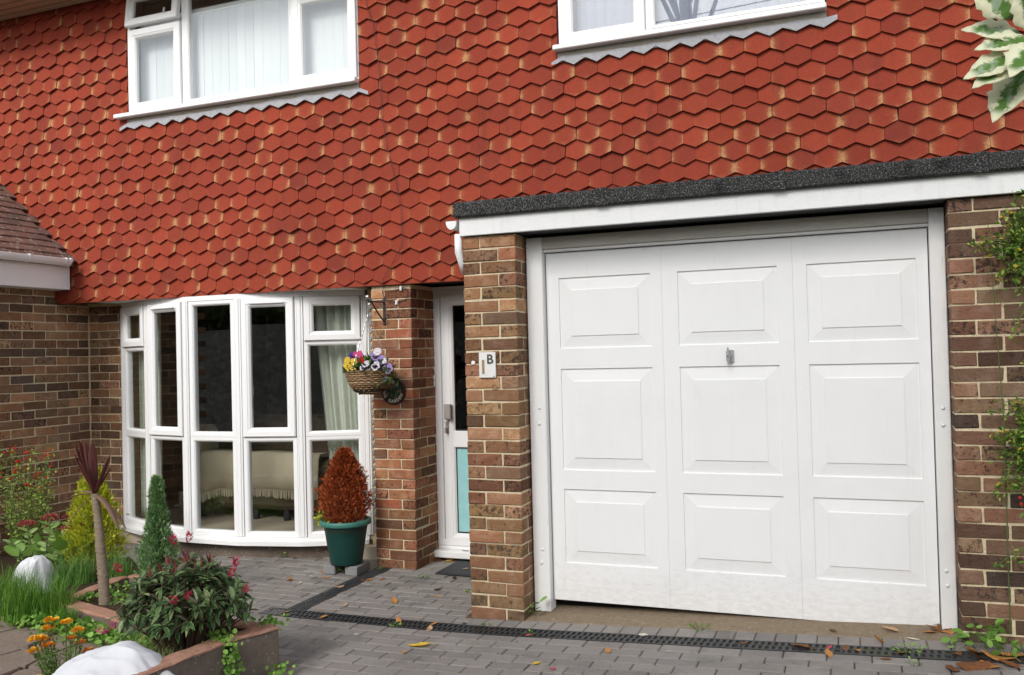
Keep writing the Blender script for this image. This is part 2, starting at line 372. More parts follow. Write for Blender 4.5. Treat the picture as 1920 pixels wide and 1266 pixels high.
def lawn_mat():
    N = Nodes('lawn'); c = N.mix(N.noise(1.5, 6), (.035, .06, .015), (.07, .10, .03)); N.bump(N.noise(40, 5), .8, .05); return N.done(c, .95, .1)
m_lawn = lawn_mat()
def conc_mat(name, lo, hi, lich=.4, scale=20):
    N = Nodes(name); c = N.mix(N.noise(scale, 6, .7), lo, hi); c = N.mix(N.step(N.noise(180, 3, .7), .58, .68), c, tuple(a*.45 for a in lo)); c = N.mix(N.math('MULTIPLY', N.step(N.noise(38, 5, .7), .60, .66), lich), c, (.48, .46, .40))
    N.bump(N.noise(140, 5, .7), .9, .006); return N.done(c, .95, .12)
m_apron = conc_mat('concrete_apron', (.16, .115, .075), (.34, .27, .19), .5, 24)
m_slab = conc_mat('path_slab', (.17, .125, .10), (.32, .255, .21), .35, 14)
m_planter = conc_mat('planter_side', (.085, .065, .052), (.25, .20, .165), .55, 13)
def coping_mat():
    N = Nodes('red_coping'); c = N.mix(N.noise(26, 6, .7), (.28, .13, .085), (.48, .29, .21)); c = N.mix(N.step(N.noise(60, 5, .7), .56, .68), c, (.17, .10, .07)); N.bump(N.noise(150, 4), .8, .005); return N.done(c, .9, .15)
m_coping = coping_mat()
m_grey_block = conc_mat('grey_block', (.19, .19, .19), (.30, .30, .29), .2)
m_iron = plain('black_iron', (.035, .035, .04), .45, .4)
m_steel = plain('galvanised_steel', (.55, .56, .57), .35, .5, metal=.8)
m_plastic_black = plain('black_plastic', (.028, .029, .032), .5, .35, .3, 40)
m_shade = plain('shade_black', (.01, .01, .01), .9, .1)
m_lead = conc_mat('lead_flashing', (.30, .30, .32), (.52, .52, .54), .4, 25)
m_render = conc_mat('cement_fillet', (.30, .26, .21), (.46, .42, .36), .2, 18)
m_soffit = None
def soffit_mat():
    N = Nodes('soffit_board'); s = N.noise(60, 3, .5, N.stretch((.3, 1, 1))); c = N.mix(s, (.38, .29, .20), (.52, .42, .31)); return N.done(c, .6, .3)
m_soffit = soffit_mat()
m_room = plain('room_wall', (.20, .17, .14), .9, .1)
m_carpet = plain('carpet', (.52, .44, .34), .95, .05, .25, 60)
def cloth_mat(name, a, b, sc=(200, 200, 200)):
    N = Nodes(name); c = N.mix(N.noise(1, 3, .5, N.stretch(sc)), a, b); N.bump(N.noise(1, 3, .5, N.stretch(sc)), .3, .003); return N.done(c, .95, .05)
m_throw = cloth_mat('throw_fabric', (.50, .42, .30), (.66, .57, .43), (120, 120, 300))
m_sofa = cloth_mat('sofa_fabric', (.10, .07, .05), (.15, .11, .08))
m_curtain = cloth_mat('curtain_fabric', (.58, .60, .51), (.72, .74, .65))
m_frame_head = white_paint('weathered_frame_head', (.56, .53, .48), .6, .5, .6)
N = Nodes('blind_fabric'); m_blind = N.done(N.ramp(N.rand(), [(0, (.70, .71, .73)), (1, (.79, .80, .81))]), .8, .1)
m_blind_grey = plain('blind_fabric_grey', (.36, .37, .46), .8, .1, .06, 12)
m_blind_edge = plain('blind_edge', (.88, .88, .88), .7, .1, .03, 12)
# ================================================================== SETTING
YT = .752          # front of the hung tiles
YP = .80           # front of the pier by the front door
YE = 1.125          # ends of the bow window, plane of the wall beside it
XW = -4.95         # face of the side wing
YF = -.22          # front of the garage piers
def zg(x):
    s = .25; t = (x+.45)/s
    return -.092+.042*s*(math.log1p(math.exp(t)) if t < 30 else t)
def in_view(p):
    q = Vector(p)-CAM_POS; d = q.dot(F_)
    if d < .2: return None
    k = 1659.78/d; u = 960+q.dot(R_)*k; v = 633-q.dot(U_)*k
    return (u, v, d) if -20 < u < 1940 and -20 < v < 1290 else None

g = MB().box(-90, 90, -90, 60, -.6, -.30).build('ground', m_lawn); tag(g, 'grassy ground stretching away round the house', 'ground', kind='structure')

# ---- block paving in running bond, with a sheet of jointing sand under it
bed = MB(); xs = [-6.2+.2*i for i in range(58)]
V = [(x, y, zg(x)-.008-(.0 if y < 5 else 0)) for x in xs for y in (-7.5, 1.24)]; n = len(xs)
bed.add(V, [(2*i, 2*i+2, 2*i+3, 2*i+1) for i in range(n-1)])
V2 = [(x, y, -.31) for x in xs for y in (-7.5, 1.24)]; bed.add(V2, [(2*i, 2*i+1, 2*i+3, 2*i+2) for i in range(n-1)])
paving = bed.build('driveway', m_joint); tag(paving, 'grey concrete block paving in front of the house', 'driveway', kind='structure')
A = .1035
BED_POLY = [(-6.3, -7.5), (-6.3, .25), (-4.2, .25), (-3.25, .10), (-2.95, -.46), (-2.3, -.42), (-1.95, -1.20), (-1.05, -1.32), (-1.02, -1.45), (-1.25, -2.5), (-1.6, -7.5)]
def inpoly(x, y, P):
    c = False
    for i in range(len(P)):
        (x1, y1), (x2, y2) = P[i], P[i-1]
        if (y1 > y) != (y2 > y) and x < (x2-x1)*(y-y1)/(y2-y1)+x1: c = not c
    return c
DR_Y0, DR_Y1 = -.505, -.365       # main drain
DR_X0, DR_X1 = -1.70, -1.565      # branch drain
def paved(x, y):
    if inpoly(x, y, BED_POLY) or y < -3.6 or y > 1.2 or x > 3.4 or x < XW: return False
    if y > DR_Y0-.105 and y < DR_Y1 and x > DR_X0: return False
    if x > -.46 and y > DR_Y1-.01: return False
    if x > DR_X1 and DR_Y1-.05 < y < DR_Y1+.05: return False
    if DR_X0 < x < DR_X1 and y > DR_Y1 and y < .80: return False
    if -4.5 < x < -1.7:
        t = (x+3.225)/1.273; yb = .80+.32*abs(t)**2.2
        if y > yb+.05: return False
    elif x < -4.4 and y > YE: return False
    if -1.72 < x < -1.36 and y > YP: return False
    return True
blocks = []      # cx, cy, lx, ly
OX, OY = -.02, .012
for i in range(-62, 42):
    for j in range(-36, 14):
        if (i+j) % 2: continue
        cells = [(i, j), (i+1, j)]
        ok = [(a, b) for a, b in cells if paved(OX+(a+.5)*A, OY+(b+.5)*A)]
        if not ok: continue
        x0 = min(a for a, b in ok)*A+OX; x1 = (max(a for a, b in ok)+1)*A+OX
        y0 = min(b for a, b in ok)*A+OY; y1 = (max(b for a, b in ok)+1)*A+OY
        blocks.append(((x0+x1)/2, (y0+y1)/2, x1-x0, y1-y0))
x = DR_X0
while x < 3.2:       # row of stretchers in front of the drain
    blocks.append((x+A, DR_Y0-.052, 2*A, .1)); x += 2*A
x = DR_X1
while x < -.47:       # cut blocks along the back of the drain
    blocks.append(((x+min(x+2*A, -.46))/2, (DR_Y1-.2985)/2, min(x+2*A, -.46)-x, -.2985-DR_Y1)); x += 2*A
x = -.44
while x < 3.2:       # short blocks between drain and garage threshold
    blocks.append((x+.0525, (DR_Y1-.212)/2, .105, -.212-DR_Y1)); x += .105
bcache = {}
def block_mesh(lx, ly):
    k = (round(lx, 3), round(ly, 3), random.randrange(3))
    if k not in bcache:
        b = MB().box(-lx/2+.0022, lx/2-.0022, -ly/2+.0022, ly/2-.0022, -.055, 0, .0045).jitter(.0008); me = b.mesh('paving_block', m_paver)
        bcache[k] = me
    return bcache[k]
def bdist(b):
    v = in_view((b[0], b[1], zg(b[0]))); return v[2] if v else 50+abs(b[0])+abs(b[1])
blocks.sort(key=bdist)
rest = MB()
for i, (cx, cy, lx, ly) in enumerate(blocks):
    me = block_mesh(lx, ly); sl_ = (zg(cx+.05)-zg(cx-.05))/.1
    rot = (random.gauss(0, .006), -math.atan(sl_)+random.gauss(0, .006), random.gauss(0, .004)); loc = (cx, cy, zg(cx)+random.gauss(0, .0012)-.0005)
    if i < 300: link('paving_block', me, paving, loc, rot)
    else:
        M4 = Matrix.Translation(loc) @ Matrix.Rotation(rot[1], 4, 'Y') @ Matrix.Rotation(rot[0], 4, 'X') @ Matrix.Rotation(rot[2], 4, 'Z')
        rest.add([M4 @ v.co for v in me.vertices], [tuple(p.vertices) for p in me.polygons])
r_ = link('paving_blocks', rest.mesh('paving_blocks', m_paver), paving); r_['kind'] = 'stuff'

# ---- garden bed soil and the garden path
soil = MB(); n = 46; xs = np.linspace(-6.3, -.95, n); ys = np.linspace(-7.5, .35, 60)
idx = {}
for i, x in enumerate(xs):
    for j, y in enumerate(ys):
        inside = inpoly(x, y, BED_POLY) and inpoly(x+.08, y+.06, BED_POLY)
        z = .02+.05*sin(x*3.1)*cos(y*2.3)+random.uniform(-.02, .02)
        if x > -2.2 and y > -2.6 and x > -1.7+(-1.3-y)*.0: z = .045+random.uniform(-.015, .015)
        if not inside: z = -.13
        if y < -1.2 and x < -1.72 : z = -.12
        if x < -3.0 and y < .3 and y > -1.1: z = max(z, -.02) if inside else z
        idx[i, j] = len(soil.v); soil.add([(x, y, z)], [])
soil.f = [(idx[i, j], idx[i+1, j], idx[i+1, j+1], idx[i, j+1]) for i in range(n-1) for j in range(59)]
o = soil.build('flower_bed', m_soil, smooth=True); tag(o, 'dark soil of the front flower bed', 'flower bed', kind='structure')
pth = MB().box(-6.2, -1.55, -7.0, -1.16, -.11, -.062).build('garden_path', m_soil); tag(pth, 'old brown stone path beside the flower bed', 'path', kind='structure')
# irregular slabs
gx = [-5.6, -5.0, -4.4, -3.85, -3.4, -3.0, -2.62, -2.28, -1.98, -1.70]; gy = [-4.2, -3.7, -3.2, -2.8, -2.45, -2.12, -1.83, -1.57, -1.34, -1.16]
P = {(i, j): (gx[i]+random.uniform(-.09, .09)*(0 < i < 9), gy[j]+random.uniform(-.07, .07)*(0 < j < 9)) for i in range(10) for j in range(10)}
for i in range(9):
    for j in range(9):
        q = [P[i, j], P[i+1, j], P[i+1, j+1], P[i, j+1]]; c = (sum(a for a, b in q)/4, sum(b for a, b in q)/4)
        if c[0] > -1.75 and c[1] < -2.0: continue
        poly = []
        for k in range(4):
            a, b = q[k], q[(k+1) % 4]
            for t in (0.06, .35, .65, .94):
                x = a[0]+(b[0]-a[0])*t; y = a[1]+(b[1]-a[1])*t
                x = c[0]+(x-c[0])*.955+random.uniform(-.008, .008); y = c[1]+(y-c[1])*.955+random.uniform(-.008, .008); poly.append((x-c[0], y-c[1]))
        m = MB(); h = random.uniform(-.006, .006); m.prism(poly, -.05, -.006+h, 'z')
        m.prism([(a*.965, b*.965) for a, b in poly], -.03, h, 'z')
        m.build('slab', m_slab, pth, (c[0], c[1], -.048), (random.gauss(0, .012), random.gauss(0, .012), 0))

# ---- bricks
brcache = {}
def brick(parent, x0, x1, y0, y1, z0, z1, mat):
    k = (mat.name, round(x1-x0, 3), round(y1-y0, 3), round(z1-z0, 3), random.randrange(3))
    if k not in brcache:
        a, b, c = (x1-x0)/2, (y1-y0)/2, (z1-z0)/2
        brcache[k] = MB().box(-a, a, -b, b, -c, c, .0042).jitter(.0024).mesh('brick', mat)
    j = lambda s: random.gauss(0, s)
    return link('brick', brcache[k], parent, ((x0+x1)/2+j(.0012), (y0+y1)/2+j(.0015), (z0+z1)/2+j(.0012)), (j(.005), j(.006), j(.005)))
HD, JT, ST = .1090, .0100, .2275
def pier(thing, X0, X1, Y0, Y1, Z0, Z1, ch, mat, mort, label=None):
    core = MB().box(X0+.004, X1-.004, Y0+.0065, Y1-.002, Z0-.05, Z1-.002).build('brick_pier', mort, thing)
    if label: core['label'] = label
    n = int((Z1-Z0)/ch+.5)
    for c in range(n):
        z0 = Z0+c*ch; z1 = min(z0+ch-.0090, Z1)
        def side(y):
            while y < Y1-.03:
                e = min(y+ST, Y1-.003); brick(core, X1-HD, X1, y, e, z0, z1, mat); y = e+JT
        if c % 2 == 0:
            brick(core, X0, X0+ST, Y0, Y0+HD, z0, z1, mat); brick(core, X0+ST+JT, X1, Y0, min(Y0+ST, Y1-.003), z0, z1, mat); side(Y0+ST+JT)
        else:
            brick(core, X0, X0+HD, Y0, min(Y0+ST, Y1-.003), z0, z1, mat); brick(core, X0+HD+JT, X1, Y0, Y0+HD, z0, z1, mat); side(Y0+HD+JT)
    return core

# ================================================================== HOUSE
house = empty('house', (0, 0, 0), 'house with red hexagonal tile hanging on the upper floor above the bow window', 'house')
OPEN = [(-4.068, -1.746), (-.122, 1.678)]      # openings of the two upper windows in X
ZO = 3.672
wall = MB()
wall.box(-6.2, 3.7, .80, .95, 2.10, ZO)
for a, b in ((-6.2, OPEN[0][0]), (OPEN[0][1], OPEN[1][0]), (OPEN[1][1], 3.7)): wall.box(a, b, .80, .95, ZO, 4.86)
wall.box(-6.2, 3.7, .95, 5.2, 2.10, 2.24); wall.box(-6.2, 3.7, 5.05, 5.2, -.3, 2.10); wall.box(-6.2, 3.7, .95, 5.2, 4.78, 4.86)
wall.box(-6.2, 3.7, 3.4, 3.5, 2.24, 4.78); wall.box(-6.2, -6.1, .95, 3.4, 2.24, 4.78); wall.box(3.6, 3.7, .95, 3.4, 2.24, 4.78); wall.box(-1.0, -.9, .95, 3.4, 2.24, 4.78)
clad = wall.build('tile_hung_wall', m_room, house)
under = MB().box(-4.90, -.46, .7695, .799, 2.076, 2.15).build('eaves_tile_strip', m_tile, clad)
# hung tiles
TW, TG, TA, TH, TT = .166, .1125, .036, .168, .0165
def roofline(x): return 2.49+(-4.89-x)*.86        # where the wing's roof meets the wall
def clip(poly, axis, lim, keep_less):
    out = []
    for i in range(len(poly)):
        a, b = poly[i], poly[(i+1) % len(poly)]; ia = (a[axis] <= lim) == keep_less; ib = (b[axis] <= lim) == keep_less
        if ia: out.append(a)
        if ia != ib:
            t = (lim-a[axis])/(b[axis]-a[axis]); out.append((a[0]+t*(b[0]-a[0]), a[1]+t*(b[1]-a[1])))
    return out
def tile_mesh(poly):
    m = MB(); n = len(poly); fy = lambda z: z*.0200/TG
    cam_ = lambda x: -.0025*(1-(x/(TW/2))**2)
    v = [(x, fy(z)+cam_(x), z) for x, z in poly]+[(x, fy(z)+TT, z) for x, z in poly]
    uv = [(x/(TW/2), z/TG) for x, z in poly]*2
    m.add(v, [tuple(range(n)), tuple(range(2*n-1, n-1, -1))]+[(i+n, i, (i+1) % n, (i+1) % n+n) for i in range(n)], uv)
    return m
def hexpoly():
    w = TW/2-.0006; r = lambda: random.uniform(-.0014, .0010)
    return [(-w+r(), TH), (-w+r(), TA+r()), (0+r()*2, r()), (w+r(), TA+r()), (w+r(), TH), (0, TH)]
TV = [hexpoly() for _ in range(6)]
TVM = [tile_mesh(p) for p in TV]; TVme = []
for t in TVM:
    bm = bmesh.new(); me = t.mesh('tile', m_tile); bm.from_mesh(me); bmesh.ops.recalc_face_normals(bm, faces=bm.faces); bm.to_mesh(me); bm.free(); TVme.append(me)
tiles = []
for k in range(24):
    z = 2.088+TG*k; off = -.831 if k % 2 == 1 else -.831+TW/2
    for i in range(-33, 29):
        x = off+i*TW
        if x < -6.1 or x > 3.5: continue
        if z > 4.70: continue
        if x < -4.80 and z < roofline(x)-.02-.0*x: 
            if not (x > -4.97+.0 and z < 2.25 and x > -4.93): continue
        vi = k*7+i*3+random.randrange(6); poly = TV[vi % 6]; me = TVme[vi % 6]; cut = None
        if z > 3.50:
            skip = False
            for a, b in OPEN:
                if x+TW/2 > a and x-TW/2 < b:
                    if x > a and x < b and x-TW/2 >= a and x+TW/2 <= b: skip = True; break
                    if x-TW/2 < a: cut = clip(poly, 0, a-.004-x, True)
                    else: cut = clip(poly, 0, b+.004-x, False)
                    if len(cut) < 3 or max(c[0] for c in cut)-min(c[0] for c in cut) < .012: skip = True
            if skip: continue
        if cut:
            tm = tile_mesh(cut); bm = bmesh.new(); me = tm.mesh('tile', m_tile); bm.from_mesh(me); bmesh.ops.recalc_face_normals(bm, faces=bm.faces); bm.to_mesh(me); bm.free()
        v = in_view((x, YT, z)); hid = (x > -.5 and z < 2.40)
        if hid: continue
        tiles.append((v[2] if v else 60+abs(x), x, z, me))
tiles.sort(key=lambda t: t[0])
rest = MB()
for i, (d, x, z, me) in enumerate(tiles):
    loc = (x+random.gauss(0, .0012), YT+random.gauss(0, .0022), z+random.gauss(0, .0022)); ry = random.gauss(0, .010)
    if i < 300: link('tile', me, clad, loc, (random.gauss(0, .008), ry, random.gauss(0, .008)))
    else:
        M4 = Matrix.Translation(loc) @ Matrix.Rotation(ry, 4, 'Y') @ Matrix.Rotation(random.gauss(0, .008), 4, 'X')
        uvl = {}
        for l in me.loops: uvl[l.vertex_index] = tuple(me.uv_layers[0].data[l.index].uv)
        rest.add([M4 @ v.co for v in me.vertices], [tuple(p.vertices) for p in me.polygons], [uvl[j] for j in range(len(me.vertices))])
r_ = link('tiles', rest.mesh('tiles', m_tile), clad); r_['kind'] = 'stuff'
# mortar and lead under the upper windows
for a, b in OPEN:
    xs = []; x = -.831+TW/2+TW*math.floor((a-.1+.831)/TW); pts = []
    xx = x-TW/2
    while xx < b+.12:
        if xx >= a-.11: pts.append((xx, 3.552+random.uniform(-.006, .004))); pts.append((xx+TW/2, 3.588+random.uniform(-.005, .006)))
        xx += TW
    pts = [p for p in pts if a-.10 < p[0] < b+.10]
    up = [(p[0], 3.668 if a < p[0] < b else p[1]+.05) for p in reversed(pts)]
    MB().prism(pts+[(u[0], u[1]-.052+random.uniform(-.012, .010) if a < u[0] < b else u[1]-.02) for u in up], .7485, .7555, 'y').build('lead_flashing', m_lead, house)
    MB().prism([(a, 3.585), (b, 3.585), (b, 3.668), (a, 3.668)], .7545, .789, 'y').build('cement_fillet', m_render, house)
# eaves of the main roof
MB().box(-6.4, 3.8, .30, .79, 4.765, 4.79).build('soffit', m_soffit, house)
sb = MB()
for i in range(5): sb.box(-6.4, 3.8, .32+i*.09, .395+i*.09, 4.755, 4.765, .003)
sb.build('soffit_boards', m_soffit, house)
MB().box(-6.4, 3.8, .27, .298, 4.74, 4.92).build('eaves_fascia', m_upvc, house)
MB().prism([(.20, 4.90), (3.0, 6.9), (5.6, 4.9)], -6.5, 3.9, 'x').build('roof', m_rooftile, house)

# frame profiles: (inset, y) with -y outward
def prof_fixed(w, f=-.03, b=.03): return [(0, b), (0, f), (w-.016, f), (w-.008, f+.004), (w, f+.014), (w, b)]
def prof_sash(w, f=-.052, b=-.002): return [(0, b), (0, f+.006), (.006, f), (w-.030, f), (w-.026, f+.004), (w-.012, f+.008), (w, f+.022), (w, b)]
def pane(parent, x0, x1, z0, z1, y=0., loc=(0, 0, 0), rz=0, mat=None):
    return MB().box(x0, x1, y-.003, y+.003, z0, z1).build('pane', mat or m_glass, parent, loc, (0, 0, rz))

# ---- bow window
bay = MB()
BP = []; ang = [(i-2)*.207 for i in range(5)]; LW = .5315
px, py = 0, 0; BP.append((0, 0))
for a in ang: px += LW*cos(a); py += LW*sin(a); BP.append((px, py))
xm = BP[-1][0]/2; BP = [(x-3.225-xm, y+YE) for x, y in BP]
def off_curve(d):      # the bow's outline moved outward by d
    out = []
    for i, (x, y) in enumerate(BP):
        a = ang[0] if i == 0 else ang[4] if i == 5 else (ang[i-1]+ang[i])/2
        out.append((x+sin(a)*d, y-cos(a)*d))
    return out
def curved(d0, d1, z0, z1, name, mat, parent, ext=0):
    o, n_ = off_curve(d0), off_curve(d1)
    if ext: o[0] = (o[0][0]-ext, o[0][1]+.03); n_[0] = (n_[0][0]-ext, n_[0][1]+.02)
    m = MB()
    v = [(x, y, z) for z in (z0, z1) for x, y in o+n_]; f = []
    for i in range(5): f += [(i, i+1, 7+i, 6+i), (12+i, 18+i, 19+i, 13+i), (i, 12+i, 13+i, i+1), (6+i, 7+i, 19+i, 18+i)]
    f += [(0, 6, 18, 12), (5, 17, 23, 11)]
    return m.add(v, f).build(name, mat, parent)
bw = curved(-.045, .035, 2.034, 2.0745, 'bow_window', m_upvc, house); bw['label'] = 'white five-light bow window frame'
curved(-.05, .085, .018, .052, 'sill', m_upvc, bw, .10); curved(-.05, .045, .0525, .080, 'sill_rail', m_upvc, bw, .02)
curved(-.12, -.005, -.20, .0175, 'plinth', m_planter, house)
for i, (x, y) in enumerate(BP):
    a = ang[0] if i == 0 else ang[4] if i == 5 else (ang[i-1]+ang[i])/2
    m = MB(); m.box(-.016, .016, -.040, .04, .081, 2.033, .004); m.box(-.032, -.0175, -.036, .035, .081, 2.033, .003); m.box(.0175, .032, -.036, .035, .081, 2.033, .003)
    m.build('mullion', m_upvc, bw, (x, y, 0), (0, 0, a))
for i in range(5):
    (x, y), a = BP[i], ang[i]; L = (x, y, 0); R3 = (0, 0, a); s0, s1 = .034, LW-.034
    m = MB(); m.ring(s0, s1, .081, .893, prof_fixed(.040)); m.build('fixed_frame', m_upvc, bw, L, R3); pane(bw, s0+.03, s1-.03, .11, .865, .0, L, a)
    if i == 2:
        m = MB(); m.ring(s0, s1, .895, 2.033, prof_fixed(.042)); m.build('fixed_frame', m_upvc, bw, L, R3); pane(bw, s0+.03, s1-.03, .92, 2.0, 0, L, a)
    elif i in (1, 3):
        s = MB().ring(s0+.004, s1-.004, .897, 2.032, prof_sash(.074)).build('sash', m_upvc, bw, L, R3)
        pane(bw, s0+.06, s1-.06, .95, 2.0, -.02, L, a)
        MB().box(s0+.08, s1-.08, -.066, -.053, 1.985, 2.003, .004).build('trickle_vent', m_upvc, bw, L, R3)
        if i == 3: 
            MB().tube([(s0+.062, -.0, 1.20), (s0+.068, .012, 1.26), (s0+.062, .016, 1.36)], [.010, .009, .007], 6).build('handle', m_upvc, bw, L, R3)
    else:
        s = MB().ring(s0+.004, s1-.004, 1.672, 2.032, prof_sash(.076)).build('sash', m_upvc, bw, L, R3)
        pane(bw, s0+.06, s1-.06, 1.73, 2.0, -.02, L, a)
        m = MB(); m.ring(s0, s1, .895, 1.670, prof_fixed(.040)); m.build('fixed_frame', m_upvc, bw, L, R3); pane(bw, s0+.03, s1-.03, .92, 1.645, 0, L, a)
MB().box(BP[0][0]-.03, BP[5][0]+.03, .8005, YE+.04, 2.0765, 2.0985).build('bay_soffit', m_upvc, house)
# strip of wall and zig-zag metal lath between the bow window and the pier
MB().box(BP[5][0]+.03, -1.70, YE-.01, YE+.10, -.2, 2.08).build('reveal', m_mortar_dark, house)
zz = MB(); z = .10
while z < 2.0:
    zz.prism([(-1.905, z), (-1.86, z+.055), (-1.905, z+.05)], YE-.022, YE-.014, 'y'); z += .062
zz.build('metal_lath', m_steel, house)

# ---- brickwork of the house
pier(house, -1.706, -1.36, YP, 1.205, -.10, 2.074, .0768, m_brick_door, m_mortar, 'reddish brick pier between the bow window and the front door')
core = MB().box(XW-.02, BP[0][0]-.034, YE+.0065, YE+.18, -.25, 2.095).build('brick_wall', m_mortar_dark, house); core['label'] = 'brown brick wall between the side wing and the bow window'
for c in range(28):
    z0 = -.10+c*.0775; x = XW+.012 + (0 if c % 2 else -.119)
    while x < BP[0][0]-.06:
        a, b = max(x, XW+.012), min(x+ST, BP[0][0]-.036)
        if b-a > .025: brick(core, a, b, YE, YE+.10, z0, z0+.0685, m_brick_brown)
        x += ST+JT

# ---- front door in its recess
YD = 1.20
fd = MB()
fd.ring(-1.293, -.515, .018, 2.018, prof_sash(.098, -.030, .03))
fd.box(-1.205, -.60, -.022, .02, .795, .925, .004)
door = fd.build('front_door', m_upvc, house, (0, YD, 0)); door['label'] = 'white front door with tall dark glass and a teal lower pane'
MB().ring(-1.378, -.462, -.010, 2.072, [(0, .05), (0, -.02), (.030, -.02), (.034, -.028), (.076, -.028), (.080, -.02), (.0845, .05)]).build('door_frame', m_upvc, door)
pane(door, -1.197, -.608, .925, 1.93, 0, mat=m_glass_dark)
m_teal = None
N = Nodes('teal_glass'); m_teal = N.done(N.mix(N.noise(14, 3), (.26, .55, .56), (.40, .70, .70)), .25, .5)
pane(door, -1.197, -.608, .115, .797, .004, mat=m_teal)
bead = MB(); bead.ring(-1.2, -.605, .115, .797, [(0, .003), (0, -.003), (.012, -.003), (.012, .003)]); bead.ring(-1.2, -.605, .925, 1.925, [(0, .003), (0, -.006), (.012, -.006), (.012, .003)]); bead.build('gasket', m_plastic_black, door)
MB().box(-1.40, -.462, -.10, .03, -.066, -.012, .006).build('threshold', m_upvc, door)
MB().box(-1.262, -1.205, -.075, -.032, 1.02, 1.14, .006).build('letter_pull', plain('brushed_metal', (.42, .40, .37), .4, .5, metal=.3), door)
hk = MB(); hk.box(-1.268, -1.238, -.038, -.031, .905, 1.0, .004); hk.tube([(-1.252, -.05, .955), (-1.252, -.07, .95), (-1.252, -.072, .915)], .008, 6); hk.build('handle', m_steel, door)
MB().box(-1.115, -1.06, -.104, -.10, -.002, .006, .001).build('drain_cap', m_steel, door)
bell = MB(); bell.box(-1.373, -1.347, -.045, -.0285, 1.28, 1.37, .004); db = bell.build('door_bell', m_upvc, door); MB().lathe([(.008, 0), (.008, .004)], 10).build('button', m_iron, db, (-1.36, -.0455, 1.33), (pi/2, 0, 0))
hall = MB().box(-1.6, -.3, 2.6, 2.7, -.2, 2.09).box(-1.75, -1.65, 1.31, 2.6, -.2, 2.09).box(-.40, -.30, 1.31, 2.6, -.2, 2.09).build('hall_wall', m_room, house)
# living room behind the bow window
rm = MB(); rm.box(-5.4, -1.8, 1.0, 4.4, -.12, 0.01); rm.build('room_floor', m_carpet, house)
rm = MB(); rm.box(-5.4, -1.8, 4.3, 4.4, .01, 2.09); rm.box(-5.4, -5.3, 1.3, 4.3, .01, 2.09); rm.box(-1.9, -1.8, 1.35, 4.3, .01, 2.09); rm.build('room_wall', m_room, house)

# ---- upper windows (local origin on the plane of the tiles)
def window(name, x0, x1, z0, z1, lights, label, sill):
    w = MB(); w.ring(x0, x1, z0, z1, [(0, .06), (0, .005), (.030, .005), (.030, .06)])
    for l in lights:
        if l[0] == 'mull': w.box(l[1], l[2], .003, .06, z0+.0305, z1-.0305)
    wf = w.build('casement_window', m_upvc, house, (0, .765, 0)); wf['label'] = label
    MB().box(sill[0], sill[1], -.075, .004, z0-.037, z0-.001, .006).build('sill', m_upvc, wf)
    for l in lights:
        if l[0] == 'fix':
            _, a, b, c, d = l; MB().ring(a, b, c, d, prof_fixed(.026, .0, .05)).build('fixed_frame', m_upvc, wf); pane(wf, a+.015, b-.015, c+.015, d-.015, .03)
        if l[0] == 'sash':
            _, a, b, c, d = l; s_ = MB().ring(a, b, c, d, prof_sash(.082, -.025, .02)).build('sash', m_upvc, wf); pane(wf, a+.065, b-.065, c+.065, d-.065, .004)
        if l[0] == 'hung':      # top-hung, a little open
            _, a, b, c, d = l; s_ = MB().ring(a, b, c-d, 0, prof_sash(.075, -.025, .02)).build('sash', m_upvc, wf, (0, 0, d), (radians(-7), 0, 0))
            MB().box(a+.06, b-.06, .0, .006, c-d+.06, -.06).build('pane', m_glass, wf, (0, 0, d), (radians(-7), 0, 0))
            MB().box(b-.14, b-.12, -.035, -.025, c-d+.055, c-d+.10, .003).build('handle', m_steel, wf, (0, 0, d), (radians(-7), 0, 0))
    return wf
window('w', -4.062, -1.752, 3.690, 4.755, [('mull', -3.468, -3.425), ('mull', -2.372, -2.335), ('sash', -4.040, -3.472, 3.700, 4.418), ('hung', -4.040, -3.472, 4.436, 4.74),
        ('fix', -3.424, -2.373, 3.721, 4.724), ('sash', -2.338, -1.758, 3.704, 4.430), ('sash', -2.338, -1.758, 4.440, 4.74)], 'white upper window with closed vertical blinds and one light ajar', (-4.165, -1.745))
window('w', -.113, 1.669, 3.690, 4.755, [('mull', .513, .548), ('sash', -.085, .511, 3.700, 4.74), ('fix', .549, 1.638, 3.721, 4.724)], 'white upper window over the garage with grey blinds', (-.14, 1.68))

# ================================================================== GARAGE
gar = empty('garage', (1, -.2, 0), 'flat-roofed brick garage with a white panelled door and dark felt roof edge', 'garage')
gar.location = (0, 0, 0)
pier(gar, -.455, -.108, YF, .10, -.09, 2.252, .0781, m_brick_pink, m_mortar, 'brown brick pier left of the garage door')
RX = 2.243
core = MB().box(RX+.004, 3.30, YF+.0065, .10, -.10, 2.25).build('brick_pier', m_mortar, gar); core['label'] = 'dark weathered brick pier right of the garage door'
for c in range(29):
    z0 = .0+c*.0781; z1 = min(z0+.0690, 2.25)
    if c % 2 == 0:
        brick(core, RX, RX+HD, YF, YF+ST, z0, z1, m_brick_dark); x = RX+HD+JT
    else:
        brick(core, RX, RX+ST, YF, YF+HD, z0, z1, m_brick_dark); brick(core, RX, RX+HD, YF+HD+JT, .09, z0, z1, m_brick_dark); x = RX+ST+JT
    while x < 3.2:
        e = min(x+ST, 3.3); brick(core, x, e, YF, YF+HD, z0, z1, m_brick_dark); x = e+JT
bx = MB().box(-.452, -.35, .11, 1.19, -.15, 2.25).box(3.2, 3.3, .11, .95, -.15, 2.25).build('side_wall', m_brick_pink, gar)
